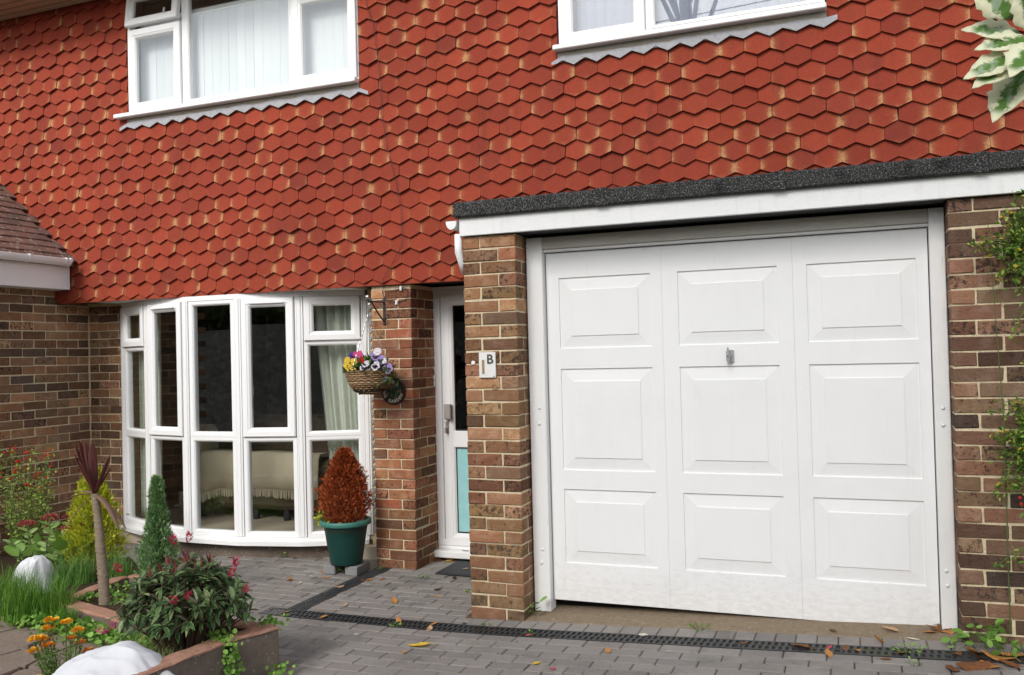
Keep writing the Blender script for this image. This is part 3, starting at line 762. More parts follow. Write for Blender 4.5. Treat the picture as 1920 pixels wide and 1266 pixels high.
# roof edge
m = MB(); m.box(-.462, 3.4, YF-.028, YF-.004, 2.254, 2.372, .003); m.box(-.462, -.440, YF-.003, .74, 2.254, 2.372, .003); m.build('fascia', m_fascia, gar)
m = MB(); m.box(-.490, 3.45, YF-.062, YF-.020, 2.366, 2.462, .010); m.box(-.490, -.455, YF-.019, .745, 2.366, 2.462, .008)
for i in range(len(m.v)): v = m.v[i]; m.v[i] = (v[0], v[1]+.002*sin(v[0]*7), v[2]+.002*sin(v[0]*5))
fe = m.build('felt_edge', m_felt, gar)
for x in (.42, 1.40, 2.36): MB().box(x, x+.07, YF-.0665, YF-.05, 2.362, 2.4655, .004).jitter(.0015).build('felt_lap', m_felt, fe)
MB().box(-.453, 3.4, YF-.018, .75, 2.374, 2.455).build('roof_deck', m_felt, gar)
MB().box(-.106, 2.240, YF-.002, .09, 2.256, 2.362).build('soffit_beam', m_iron, gar)  # beam coloured black to supply the dark shadow band under the fascia
MB().box(-.44, 3.3, .095, .76, 2.256, 2.37).build('ceiling', m_room, gar)
# gutter end and downpipe at the left corner
gm = MB(); pr = []
for i in range(9): t = pi+pi*i/8; pr.append((-.515+.036*cos(t), 2.345+.045*sin(t)))
gm.prism(pr+[(-.479, 2.352), (-.551, 2.352)], YF-.03, .72, 'y'); gm.build('gutter', m_upvc, gar)
dp = MB(); dp.tube([(-.480, YF-.005, 2.27), (-.480, YF-.005, 2.16), (-.470, YF+.02, 2.09), (-.470, YF+.05, 2.03)], [.024, .024, .022, .016], 10); dp.build('gutter_outlet', m_upvc, gar, smooth=True)
# timber door frame
m = MB(); m.box(-.100, .004, -.055, .05, -.06, 2.238, .004); m.box(2.166, 2.241, -.055, .05, -.005, 2.238, .004); m.box(.0045, 2.1655, -.030, .05, 2.146, 2.1645, .003)
fr = m.build('door_frame', m_paint, gar); MB().box(.0045, 2.1655, -.050, .05, 2.165, 2.238, .004).build('frame_head', m_frame_head, fr); MB().box(-.106, 2.241, .0, .05, 2.2385, 2.2555).build('head_shade', m_shade, fr)  # near-black strip above the head stands in for the fascia's shadow
for (x, z) in [(-.036, 1.187), (-.039, 1.09), (-.039, .32), (-.048, .238), (2.205, 1.185), (2.203, 1.095), (2.195, .335), (2.198, .258)]:
    MB().lathe([(.011, 0), (.009, .006), (.004, .009)], 10).build('bolt', m_paint, fr, (x, -.055, z), (pi/2, 0, 0), smooth=True)
# up-and-over door: three vertical boards, nine fielded panels
DX0, DX1, DZ0, DZ1 = .010, 2.160, .006, 2.140
cols = [(.090, .662), (.823, 1.386), (1.544, 2.102)]; rows = [(.234, .686), (.802, 1.424), (1.548, 1.984)]
seams = [DX0, .729, 1.470, DX1]
gd = MB(); 
for i in range(3):
    a, b = seams[i]+(.0004 if i else 0), seams[i+1]-(.0004 if i < 2 else 0); c0, c1 = cols[i]
    gd.box(a, c0, 0, .03, DZ0, DZ1); gd.box(c1, b, 0, .03, DZ0, DZ1)
    zz_ = [DZ0]+[q for r in rows for q in r]+[DZ1]
    for k in range(0, 8, 2): gd.box(c0, c1, 0, .03, zz_[k], zz_[k+1])
gdoor = gd.build('garage_door', m_gdoor, gar); gdoor['label'] = 'white up-and-over garage door with nine raised panels'
MB().box(DX0, DX1, .0305, .05, DZ0, DZ1).build('door_backing', m_gdoor, gdoor)
for (a, b) in cols:
    for (c, d) in rows:
        m = MB(); m.ring(a, b, c, d, [(0, .029), (0, .001), (.0015, .0085), (.008, .0090), (.076, .0030), (.077, -.0014), (.0795, -.0020), (.0795, .029)]); m.box(a+.079, b-.079, -.0019, .028, c+.079, d-.079); m.build('panel', m_gdoor, gdoor)
h = MB(); h.box(-.012, .026, -.012, 0, -.038, .036, .004); h.tube([(0, -.012, 0), (0, -.035, 0)], .010, 8); h.box(-.014, .008, -.046, -.034, -.030, .032, .004); h.tube([(-.003, -.040, -.048), (-.003, -.040, .050)], [.005, .006], 6)
gh = h.build('handle', m_steel, gdoor, (1.111, 0, 1.480)); MB().lathe([(.0045, 0), (.0045, .003)], 8).build('keyhole', m_iron, gh, (-.003, -.0465, .0), (pi/2, 0, 0))
# concrete threshold
m = MB(); xs = np.linspace(-.106, 2.243, 40); pr = [(-.213, -.004), (-.205, .002), (-.10, .012), (.02, .020), (.10, .020)]
V = []; 
for x in xs:
    for (y, dz) in pr: V.append((x, y+random.uniform(-.003, .003)*(y < -.2), zg(x)+dz*.7+random.uniform(-.001, .0015)))
    V.append((x, .10, zg(x)-.12)); V.append((x, -.213, zg(x)-.12))
k = 7; m.add(V, [(i*k+j, (i+1)*k+j, (i+1)*k+(j+1) % k, i*k+(j+1) % k) for i in range(39) for j in range(7)])
m.build('threshold', m_apron, gar)
MB().box(-.50, -.085, YF-.022, .08, -.16, -.083, .012).jitter(.004).build('footing', m_brick_pink, gar)

# ================================================================== SIDE WING
wing = empty('side_wing', (0, 0, 0), 'single-storey brown brick side wing with white gutter and brown tiled roof', 'side wing')
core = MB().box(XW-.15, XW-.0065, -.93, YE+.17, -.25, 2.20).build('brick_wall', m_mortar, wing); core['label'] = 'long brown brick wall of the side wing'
for c in range(30):
    z0 = -.10+c*.0775
    if z0 > 2.19: break
    y = YE-(.115 if c % 2 else 0)
    first = True
    y = YE
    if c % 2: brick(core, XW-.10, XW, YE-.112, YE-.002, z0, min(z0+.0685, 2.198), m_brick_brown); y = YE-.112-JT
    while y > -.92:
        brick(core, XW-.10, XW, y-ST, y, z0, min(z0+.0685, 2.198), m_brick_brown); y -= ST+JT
FX = -4.745
MB().box(XW-1.25, XW-.151, -.93, -.80, -.25, 2.20).build('end_wall', m_brick_brown, wing); MB().prism([(XW-1.25, 2.2), (FX-.05, 2.2), (FX-.05, 2.38), (XW-1.25, 3.2)], -.92, -.80, 'y').build('gable', m_brick_brown, wing)  # unseen end, placed short so the sun gets past onto the flower bed
MB().box(FX-.02, FX, -1.05, .715, 2.195, 2.405, .003).build('fascia', m_upvc, wing)
MB().box(XW+.002, FX-.021, -1.05, .715, 2.2, 2.215).build('soffit', m_upvc, wing)
MB().box(FX-.20, FX, .716, .735, 2.195, 2.44).build('fascia_end', m_upvc, wing)
gt = MB(); pr = []
for i in range(11): t = pi+pi*i/10; pr.append((FX+.062+.056*cos(t), 2.455+.056*sin(t)))
for i in range(11): t = 2*pi-pi*i/10; pr.append((FX+.062+.050*cos(t), 2.458+.050*sin(t)))
gt.prism(pr, -1.08, .655, 'y'); gt = gt.build('gutter', m_upvc, wing)
def gut_clip(y, r=.061):
    m = MB(); pr = []
    for i in range(11): t = pi+pi*i/10; pr.append((FX+.062+r*cos(t), 2.457+r*sin(t)))
    pr += [(FX+.062+r, 2.464), (FX+.062-r, 2.464)]; m.prism(pr, y, y+.022, 'y'); return m
for y in (-.62, .23): 
    b = gut_clip(y).build('bracket', m_upvc, gt); 
gut_clip(.600).build('end_cap', m_upvc, gt); gut_clip(.640, .064).build('end_cap', m_upvc, gt)
# roof slope with plain tiles
rs = MB().prism([(FX+.02, 2.45), (FX-1.5, 2.45+1.5*.86), (FX-1.5, 2.40+1.5*.86), (FX+.02, 2.40)], -1.08, .77, 'y').build('roof', m_rooftile, wing)
rs['label'] = 'brown plain tiled roof slope of the wing'
sl_a = math.atan(.86); rtm = [MB().box(-.150, 0, -.0815, .0815, -.007, .007, .003).jitter(.0012).mesh('roof_tile', m_rooftile) for _ in range(4)]
cnt = 0
for r in range(12):
    s = -.03+r*.098; yy = .690 - (.083 if r % 2 else 0)
    while yy > -1.02:
        xx = FX+.045-s*cos(sl_a); zz_ = 2.462+s*sin(sl_a)
        o = link('roof_tile', rtm[random.randrange(4)], rs, (xx, yy+random.gauss(0, .001), zz_+random.gauss(0, .001)), (0, sl_a-.10+random.gauss(0, .01), 0)); yy -= .1665
# ================================================================== THINGS
def uni(a, b, n): return RNG.uniform(a, b, n)
def sphere_dirs(n, rng=RNG):
    d = rng.normal(0, 1, (n, 3)); return d/np.linalg.norm(d, axis=1, keepdims=True)
m_stem = plain('stem_green', (.09, .13, .04), .8); m_wood = plain('twig_bark', (.11, .075, .05), .9, .1, .3, 60)

# ---- drains
def grate_mesh(L, w):
    m = MB(); m.box(0, L, 0, .012, -.012, 0); m.box(0, L, w-.012, w, -.012, 0); m.box(0, L, w/2-.006, w/2+.006, -.012, -.001)
    m.box(0, .006, .012, w-.012, -.012, -.0005); m.box(L-.006, L, .012, w-.012, -.012, -.0005)
    n = int(L/.0335)
    for i in range(n): x = .012+i*.0335; m.box(x, x+.0165, .0121, w/2-.0061, -.012, -.0005); m.box(x+.008, min(x+.0245, L-.007), w/2+.0061, w-.0121, -.012, -.0005)
    m.box(0, L, -.0, w, -.06, -.045)
    return m
dr = empty('drain_channel', (DR_X0, DR_Y0, 0), 'black slotted drain running along the front of the garage door', 'drain')
gme = grate_mesh(.498, DR_Y1-DR_Y0).mesh('grate', m_plastic_black); x = DR_X0-.12
while x < 2.6:
    s_ = (zg(x+.45)-zg(x+.05))/.4; link('grate', gme, dr, (x-DR_X0, 0, zg(x)+.0015), (0, -math.atan(s_), 0)); x += .5
dr2 = empty('drain_channel', (DR_X0, DR_Y1, 0), 'black drain strip running from the brick pier to the long drain', 'drain')
gme2 = grate_mesh(.385, DR_X1-DR_X0).mesh('grate', m_plastic_black); y = DR_Y1+.003
for i in range(3): link('grate', gme2, dr2, (DR_X1-DR_X0, y-DR_Y1, -.0905), (0, 0, pi/2)); y += .388

# ---- doormat
dm = MB(); dm.box(-1.16, -.50, .70, 1.10, -.088, -.078, .004)
for i in range(18): dm.box(-1.15, -.51, .712+i*.0213, .724+i*.0213, -.0778, -.074)
tag(dm.build('doormat', m_plastic_black), 'black ribbed rubber doormat in front of the white door', 'doormat')

# ---- green tub with the brown conifer
def pot_profile():
    return [(.075, 0), (.126, 0), (.129, .012), (.160, .20), (.172, .275), (.175, .278), (.176, .300), (.200, .302), (.206, .308), (.206, .335), (.200, .342), (.186, .342), (.182, .330), (.175, .29), (.0, .29)]
N = Nodes('green_plastic'); m_pot = N.done(N.mix(N.noise(6, 5), (.005, .036, .030), (.009, .052, .043)), .42, .4)
N = Nodes('green_plastic_rim'); m_rim = N.done(N.mix(N.noise(20, 4), (.035, .15, .12), (.065, .22, .175)), .45, .4)
POT = (-1.835, .575, -.016)
pot = empty('plant_tub', POT, 'round dark green plastic tub standing on two concrete blocks', 'tub'); pot.scale = (.93, .93, .96)
pp = pot_profile(); MB().lathe(pp[:7], 40).build('body', m_pot, pot, smooth=True); MB().lathe([(.176, .296)]+pp[7:13]+[(.17, .30)], 40).build('rim', m_rim, pot, smooth=True)
MB().lathe([(.174, .27), (.174, .305), (.12, .312), (.001, .318)], 24).build('soil', m_soil, pot)
m_pebble = Nodes('pebble'); m_pebble = m_pebble.done(m_pebble.ramp(m_pebble.rand(), [(0, (.35, .28, .22)), (.5, (.5, .42, .34)), (1, (.22, .2, .19))]), .7, .3)
for i in range(11):
    a = -1.75+i*.33+random.uniform(-.1, .1); r = .135+random.uniform(-.012, .012)
    MB().ball((0, 0, 0), random.uniform(.016, .028), 9, 6, (1.2, .9, .7)).jitter(.0015).build('pebble', m_pebble, pot, (r*cos(a), r*sin(a), .318), (0, 0, a), smooth=True)
for (x, y, lab) in ((-1.945, .66, 'grey concrete block under the left side of the green tub'), (-1.755, .66, 'grey concrete block under the right side of the green tub')):
    tag(MB().box(-.05, .05, -.105, .105, 0, .068, .005).jitter(.002).build('concrete_block', m_grey_block, None, (x, y-.06, -.0915), (0, 0, .06)), lab, 'block', 'blocks under the green tub')
def conifer(name, base, h, prof, n, mat, size, lab, kind='sprig', upw=.6, trunk=True, group=None, wood=None):
    """prof: list of (t, radius) outline"""
    root = empty(name, base, lab, 'conifer', group)
    t = RNG.uniform(0, 1, n)**.85; rr = np.interp(t, [p[0] for p in prof], [p[1] for p in prof]); az = uni(0, 2*pi, n)
    lump = 1+.15*np.sin(az*5+t*17)+.13*np.sin(az*9-t*31)+RNG.normal(0, .07, n)
    depth = RNG.uniform(0, 1, n)**.45; r = rr*lump*(.30+.72*depth)
    pos = np.stack([r*np.cos(az), r*np.sin(az), t*h], 1)
    d = np.stack([np.cos(az), np.sin(az), np.full(n, upw)+uni(-.35, .5, n)], 1)+RNG.normal(0, .3, (n, 3))
    leaves('foliage', mat, pos, d, size*uni(.6, 1.25, n), kind, parent=root, roll=1.0)
    core = MB(); core.lathe([(max(.004, prof_i[1]*.38), prof_i[0]*h*.96) for prof_i in prof], 12)
    core.tube([(0, 0, -.06), (0, 0, h*.5)], [.02, .008], 6); core.build('trunk', wood or m_wood, root)
    return root
m_red = leafmat('brown_conifer', None, None, .6, .2, stops=[(0, (.15, .026, .009)), (.4, (.32, .060, .017)), (.75, (.45, .105, .03)), (1, (.54, .18, .06))])
conifer('dwarf_conifer', (POT[0], POT[1], .285), .545, [(0, .09), (.08, .142), (.22, .172), (.38, .168), (.55, .138), (.72, .102), (.88, .062), (1, .018)], 9500, m_red, .034, 'rusty brown dead conifer growing in the green tub', 'frond', 1.1, wood=plain('rust_wood', (.12, .03, .012), .9))
m_lime = leafmat('lime_leaf', (.25, .34, .03), (.42, .48, .06)); m_sed = leafmat('sedum_leaf', (.24, .40, .11), (.42, .56, .22), .5, .3)
rt = empty('tub_weed', (-2.0, .50, .30), 'small lime green plant at the left rim of the green tub', 'plant')
leaves('foliage', m_lime, RNG.normal(0, .028, (60, 3))+np.array([.0, 0, .02]), sphere_dirs(60)+np.array([0, 0, .8]), uni(.025, .04, 60), 'ovate', parent=rt)

# ---- hanging basket, bracket, chain
HB = (-1.600, .575, 1.245)
m_wick = Nodes('wicker'); m_wick = m_wick.done(m_wick.ramp(m_wick.rand(), [(0, (.16, .095, .045)), (.5, (.30, .19, .10)), (1, (.44, .31, .18))]), .75, .3)
hb = empty('hanging_basket', HB, 'round wicker hanging basket of pansies hung from the brick pier', 'basket')
wb = MB(); prof = []
for i in range(13):
    t = i/12; z = .012+.165*t; r = .172*sqrt(max(0, 1-(1-t)**2.0*.80))
    pts = []
    for k in range(41): a = 2*pi*k/40; pts.append(((r+.0035*(1 if (k+i) % 2 else -1))*cos(a), (r+.0035*(1 if (k+i) % 2 else -1))*sin(a), z+.002*sin(a*3+i)))
    wb.tube(pts, .0072, 5, False)
wb.build('weave', m_wick, hb, smooth=True)
MB().lathe([(.06, .005), (.12, .03), (.155, .10), (.165, .165), (.001, .175)], 24).build('liner', m_soil, hb)
ch = MB()
HOOK = Vector((.0, -.0, .735-.02))
for a in (-1.9, .2, 2.3):
    p0 = Vector((.17*cos(a), .17*sin(a), .175)); p1 = Vector((0, 0, .60)); n = 26
    for i in range(n):
        c = p0.lerp(p1, (i+.5)/n); d = (p1-p0).normalized(); s_ = d.cross(Vector((0, 1, 0)) if i % 2 else Vector((1, .3, 0))).normalized(); L = (p1-p0).length/n*.72
        ch.tube([c-d*L*.75, c+s_*.0045-d*L*.3, c+s_*.0045+d*L*.3, c+d*L*.75, c-s_*.0045+d*L*.3, c-s_*.0045-d*L*.3, c-d*L*.75], .0016, 4, False)
ch.tube([(0, 0, .60), (0, .0, .635)], .003, 5); ch.build('chain', m_steel, hb)
m_hbleaf = leafmat('pansy_leaf', (.03, .08, .015), (.09, .17, .04), .5, .2)
n = 420; d = sphere_dirs(n); d[:, 2] = np.abs(d[:, 2]); pos = d*np.array([.17, .17, .10])*uni(.5, 1.1, n)[:, None]+np.array([0, 0, .165])
leaves('foliage', m_hbleaf, pos, d+RNG.normal(0, .4, (n, 3))+np.array([0, 0, .3]), uni(.025, .055, n), 'ovate', parent=hb)
n = 90; pos = np.stack([uni(.10, .21, n), uni(-.1, .05, n), uni(.06, .2, n)], 1); leaves('trailing_leaf', m_hbleaf, pos, np.array([.5, -.4, -.5])+RNG.normal(0, .4, (n, 3)), uni(.02, .04, n), 'ovate', parent=hb)
def flat(name, col, rough=.6): N = Nodes(name); return N.leafy(N.mix(N.noise(60, 2), tuple(a*.85 for a in col), col), rough, .2)
m_yel = flat('petal_yellow', (.80, .55, .06)); m_vio = flat('petal_violet', (.42, .30, .62)); m_wht = flat('petal_white', (.80, .76, .84)); m_dkp = flat('petal_dark_purple', (.035, .012, .055)); m_purp = flat('petal_purple', (.13, .05, .30)); m_rosy = flat('petal_pink', (.72, .10, .28)); m_redp = flat('petal_red', (.62, .03, .03)); m_org = flat('petal_orange', (.78, .27, .02)); m_crim = flat('petal_crimson', (.42, .02, .07))
def pansy_mesh(mat, dark, R=.030):
    m = MB()
    for a, r, o in ((90+28, .62, .45), (90-28, .62, .45), (180+12, .55, .52), (-12, .55, .52), (270, .72, .42)):
        c = (o*R*cos(radians(a)), o*R*sin(radians(a))); pts = [(c[0]+r*R*cos(k*pi/5), c[1]+r*R*sin(k*pi/5), .004*sin(k*1.9)+.001*(a % 7)) for k in range(10)]
        m.add([(c[0], c[1], .004)]+pts, [(0, 1+k, 1+(k+1) % 10) for k in range(10)])
    me = m.mesh('flower', mat)
    d = MB()
    for a, r, o in ((205, .30, .38), (-25, .30, .38), (270, .34, .40)):
        c = (o*R*cos(radians(a)), o*R*sin(radians(a))); pts = [(c[0]+r*R*cos(k*pi/4), c[1]+r*R*sin(k*pi/4), .0115) for k in range(8)]; d.add([(c[0], c[1], .013)]+pts, [(0, 1+k, 1+(k+1) % 8) for k in range(8)])
    return me, (d.mesh('flower_eye', dark) if dark else None)
def pansy(parent, loc, mat, dark, R, yaw=0, tilt=1.25):
    me, dk = pansy_mesh(mat, dark, R); o = link('flower', me, parent, loc, (tilt, 0, yaw))
    if dk: link('flower_eye', dk, o)
CY = -.55     # flowers face roughly towards the drive
for (u, w, mat, dark, R) in [(-.135, .265, m_yel, None, .032), (-.085, .235, m_yel, None, .034), (-.16, .30, m_yel, None, .026), (-.06, .29, m_yel, None, .026), (-.115, .335, m_purp, m_dkp, .026), (-.055, .345, m_rosy, None, .028), (-.085, .345, m_rosy, None, .02), (-.02, .305, m_redp, None, .026), (-.045, .305, m_redp, None, .022),
                               (.035, .245, m_wht, m_dkp, .034), (.055, .275, m_wht, None, .022), (.085, .325, m_vio, m_dkp, .030), (.105, .36, m_wht, None, .030), (.135, .30, m_vio, m_dkp, .034), (.115, .255, m_wht, m_dkp, .034), (.185, .235, m_vio, m_dkp, .040), (.165, .29, m_wht, None, .02), (.015, .215, m_dkp, None, .025), (.165, .16, m_vio, m_dkp, .022)]:
    yy = -sqrt(max(.001, .18**2-min(u*u, .03)))*.75 if w < .3 else -.05
    pansy(hb, (u*.97, yy*.9-.01, w-.04), mat, dark, R, random.uniform(.1, .45), 1.25+random.uniform(-.15, .1))
br = empty('basket_bracket', (-1.590, YP, 1.88), 'black iron bracket holding the hanging basket on the brick pier', 'bracket')
b = MB(); b.box(-.010, .010, -.008, 0, -.11, .10, .002); b.build('wall_plate', m_iron, br)
b = MB(); b.tube([(0, -.006, .065), (0, -.235, .065), (0, -.25, .085)], .006, 6); b.tube([(0, -.006, -.085), (0, -.10, -.02), (0, -.19, .06)], .006, 6); b.build('arm', m_iron, br)
MB().ball((0, -.25, .095), .016, 8, 6).build('finial', m_steel, br); MB().ball((0, -.225, .04), .014, 8, 6).build('finial', m_steel, br)
MB().tube([(0, -.225, .045), (0, -.228, .015), (0, -.225, .0)], .003, 5).build('hook', m_steel, br)
# loose cable with plugs on the pier and down the tiles
cb = empty('cable', (-1.5, YP, 2.0), 'thin black cable running down the red tiles and looped on the pier', 'cable')
c = MB(); c.tube([(-1.42-.0+1.5, .735-YP-.008, 2.70), (-1.40+1.5, .737-YP-.004, 2.40-2.0+.0), (-1.40+1.5, .735-YP, .40)], .0025, 4)
c = MB()
pts = [(-1.66, 4.55), (-1.655, 4.25), (-1.60, 4.10), (-1.575, 3.90), (-1.555, 3.70), (-1.54, 3.40), (-1.50, 3.10), (-1.43, 2.85), (-1.395, 2.65), (-1.39, 2.45), (-1.40, 2.36), (-1.47, 2.25), (-1.56, 2.12), (-1.58, 2.07)]
c.tube([(x+1.5, .741-YP+.002*sin(z*9), z-2.0) for x, z in pts], .0022, 4); c.build('lead', m_iron, cb)
lp = [(-1.58, 2.07), (-1.60, 2.02), (-1.57, 1.965), (-1.52, 1.945), (-1.46, 1.945), (-1.40, 1.955), (-1.375, 2.0), (-1.385, 2.04), (-1.43, 2.05), (-1.48, 2.035), (-1.55, 2.03)]
MB().tube([(x+1.5, -.012+.004*sin(i*1.7), z-2.0) for i, (x, z) in enumerate(lp)], .0028, 5).build('loop', m_iron, cb)
for (x, z) in ((-1.435, 2.045), (-1.475, 1.94)): MB().tube([(x+1.5, -.016, z-2.0-.016), (x+1.5, -.016, z-2.0+.016)], .009, 8).build('plug', m_upvc, cb)

# ---- signs
def text_mesh(txt, size, mat, depth=.0012, font_scale=1):
    cu = bpy.data.curves.new('txt', 'FONT'); cu.body = txt; cu.size = size; cu.extrude = depth; cu.align_x = 'CENTER'; cu.align_y = 'CENTER'; cu.offset = size*.015
    t = bpy.data.objects.new('txt', cu); me = bpy.data.meshes.new_from_object(t); bpy.data.objects.remove(t); me.materials.clear(); me.materials.append(mat); return me
m_gold = plain('brass_letter', (.30, .20, .09), .5, .5, .3, 80); m_dkletter = plain('dark_letter', (.06, .06, .055), .6); m_cream = plain('cream_letter', (.75, .70, .58), .7)
m_plate = white_paint('weathered_plate', (.74, .73, .70), .6, .5, .5)
sg = empty('number_plate', (-.303, YF-.002, 1.460), 'weathered white plate with the characters 1 and B on the left garage pier', 'sign')
MB().box(-.055, .055, -.012, 0, -.078, .078, .003).build('plate', m_plate, sg)
link('letter', text_mesh('B', .080, m_dkletter), sg, (.019, -.0135, .033), (pi/2, 0, .0)); link('letter', text_mesh('1', .118, m_gold), sg, (-.026, -.0135, -.015), (pi/2, 0, 0))
MB().lathe([(.004, 0), (.003, .002)], 8).build('screw', m_iron, sg, (.043, -.0125, -.068), (pi/2, 0, 0))
tag(MB().lathe([(.013, 0), (.013, .004), (.008, .007)], 12).build('wall_plug', m_upvc, None, (-.40, YF, 1.475), (pi/2, 0, 0)), 'small white round plug left of the number plate', 'plug')
mm = MB(); pts = [(.018*cos(k*pi/8), 0, .015*sin(k*pi/8)) for k in range(17)]; mm.tube(pts, .0028, 5, False); tag(mm.build('wall_ring', m_gold, None, (-.262, YF-.003, 1.325)), 'small brass ring on the brick below the number plate', 'ring')
rsn = empty('round_sign', (-1.520, YP-.004, 1.262), 'round dark garden sign with painted lettering behind the hanging basket', 'sign')
MB().lathe([(.101, 0), (.105, .004), (.105, .012), (.100, .016), (.093, .013), (.0, .013)], 36).build('board', plain('sign_rim', (.035, .022, .018), .5, .4), rsn, (0, 0, 0), (pi/2, 0, 0), smooth=False)
N = Nodes('sign_scene'); m_scene = N.done(N.ramp(N.noise(34, 3), [(0, (.05, .03, .025)), (.45, (.035, .05, .035)), (.52, (.10, .16, .10)), (.6, (.25, .10, .05)), (1, (.12, .07, .05))]), .6)
MB().lathe([(.070, 0), (.066, .002), (.001, .002)], 24).build('picture', m_scene, rsn, (0, -.0132, 0), (pi/2, 0, 0))
for i, chr_ in enumerate('THE GARDEN'):
    if chr_ == ' ': continue
    a = radians(-90-92+i*17.5); rad = .079
    link('letter', text_mesh(chr_, .034, m_cream), rsn, (rad*cos(a), -.0165, rad*sin(a)), (pi/2, -(a+pi/2), 0))
link('letter', text_mesh('1b', .046, m_cream), rsn, (-.003, -.0185, .073), (pi/2, 0, 0))

# ---- things inside, seen through the glass
def curtain(name, x0, x1, ytop, z0, z1, lab, skew=0., folds=9, tie=0):
    n, k = 110, 22; V = []; F = []
    for j in range(k+1):
        t = j/k; z = z0+(z1-z0)*t
        for i in range(n+1):
            s = i/n; x = x0+(x1-x0)*s; w = 1-tie*(1-t)**1.2; x = x1-(x1-x)*w if skew >= 0 else x0+(x-x0)*w
            V.append((x, ytop(x)+.028*sin(s*folds*2*pi+.5*sin(t*2))+.008*sin(s*folds*5.3*pi+t), z))
    F = [(j*(n+1)+i, j*(n+1)+i+1, (j+1)*(n+1)+i+1, (j+1)*(n+1)+i) for j in range(k) for i in range(n)]
    m = MB(); m.add(V, F); o = m.build(name, m_curtain, smooth=True); md = o.modifiers.new('thickness', 'SOLIDIFY'); md.thickness = .003; return tag(o, lab, 'curtain', 'living room curtains')
curtain('curtain', -2.45, -1.98, lambda x: 1.11+.25*(x+2.45), .14, 2.03, 'pale sage curtain gathered at the right end of the bow window', 1, 6, -.45*0+.35)
curtain('curtain', -4.46, -4.12, lambda x: 1.25-.30*(x+4.46), .10, 2.03, 'pale curtain hanging at the left end of the bow window', -1, 6)
sf = empty('sofa', (-3.45, 1.95, .01), 'brown sofa behind the bow window draped with a beige fringed throw', 'sofa')
MB().box(-.95, .95, -.20, .55, .10, .40, .05).build('base', m_sofa, sf); MB().box(-.75, .75, -.22, .45, .401, .58, .06).build('seat', m_sofa, sf); MB().box(-.85, .85, .46, .68, .40, .95, .08).build('backrest', m_sofa, sf)
for sx in (-1, 1): MB().box(min(sx*.76, sx*.96), max(sx*.76, sx*.96), -.22, .60, .401, .86, .07).build('arm', m_sofa, sf)
for sx in (-.8, -.15, .2, .8): MB().lathe([(.03, 0), (.035, .03), (.03, .095)], 10).build('foot', m_iron, sf, (sx, -.14, 0))
tw = empty('throw_blanket', (-3.45, 1.95, .01), 'beige woven throw with a fringed hem over the front of the sofa', 'blanket')
V = []; n = 60; rows_ = [(-.02, .645), (-.24, .640), (-.265, .60), (-.275, .45), (-.28, .30)]
def sag(s): return .10*max(0, .22-s)/.22*0+(-.14*max(0, (.25-s)/.25)**1.2)
for j, (yy, zz_) in enumerate(rows_):
    for i in range(n+1):
        s = i/n; x = -.80+1.45*s; V.append((x, yy-.012*sin(s*21)-(.012*sin(s*9) if j > 2 else 0), zz_+(sag(s) if j == 4 else sag(s)*.5 if j == 3 else 0)+.006*sin(s*13)))
m = MB().add(V, [(j*(n+1)+i, j*(n+1)+i+1, (j+1)*(n+1)+i+1, (j+1)*(n+1)+i) for j in range(4) for i in range(n)]); o = m.build('cloth', m_throw, tw, smooth=True); o.modifiers.new('t', 'SOLIDIFY').thickness = .006
V = []
for sx in (-1, 1):
    b0, b1 = (-.98, -.74) if sx < 0 else (.74, .98)
    m = MB(); m.box(b0, b1, -.245, .10, .24 if sx < 0 else .16, .885, .05); m.build('arm_drape', m_throw, tw)
fr_ = MB()
for i in range(150):
    s = i/149; x = -.80+1.45*s+random.uniform(-.002, .002); z = .30+sag(s)+.006*sin(s*13); y = -.285-.012*sin(s*21)-.012*sin(s*9); fr_.tube([(x, y, z+.01), (x+random.uniform(-.008, .008), y-.004, z-.065+random.uniform(-.01, .01))], .0035, 4)
for i in range(26): x = -.98+.24*i/25; fr_.tube([(x, -.247, .25), (x+random.uniform(-.01, .01), -.25, .10+random.uniform(-.02, .02))], .004, 4)
fr_.build('fringe', m_throw, tw)
def blind(x0, x1, z0, z1, y, pitch, rot, mat, lab, edge=None):
    b = empty('vertical_blind', (x0, y, z1), lab, 'blind', 'vertical blinds upstairs')
    w = pitch*(.985 if not edge else 1.1); arc = [(-w/2+w*q/6, -.004*(1-(q/3-1)**2)) for q in range(7)]; me = MB().prism(arc+[(a_, b_+.0015) for a_, b_ in reversed(arc)], 0, z1-z0, 'z').mesh('slat', mat); n = int((x1-x0)/pitch)
    em = MB().box(-.0065, .0065, -.0015, .0015, 0, z1-z0).mesh('slat_edge', edge) if edge else None
    for i in range(n):
        o = link('slat', me, b, (pitch*(i+.5), 0, z0-z1), (0, 0, rot+random.gauss(0, .02)))
        if em: link('slat_edge', em, o, (w/2+.004, -.004, 0))
    MB().box(0, x1-x0, -.02, .02, -.03, .01).build('head_rail', m_upvc, b)
blind(-4.03, -1.78, 3.70, 4.535, .885, .0865, .0, m_blind, 'closed white vertical blind in the window above the bow window')
blind(-.08, 1.64, 3.70, 4.60, .885, .0735, .16, m_blind_grey, 'grey vertical blind with white edges in the window above the garage', m_blind_edge)

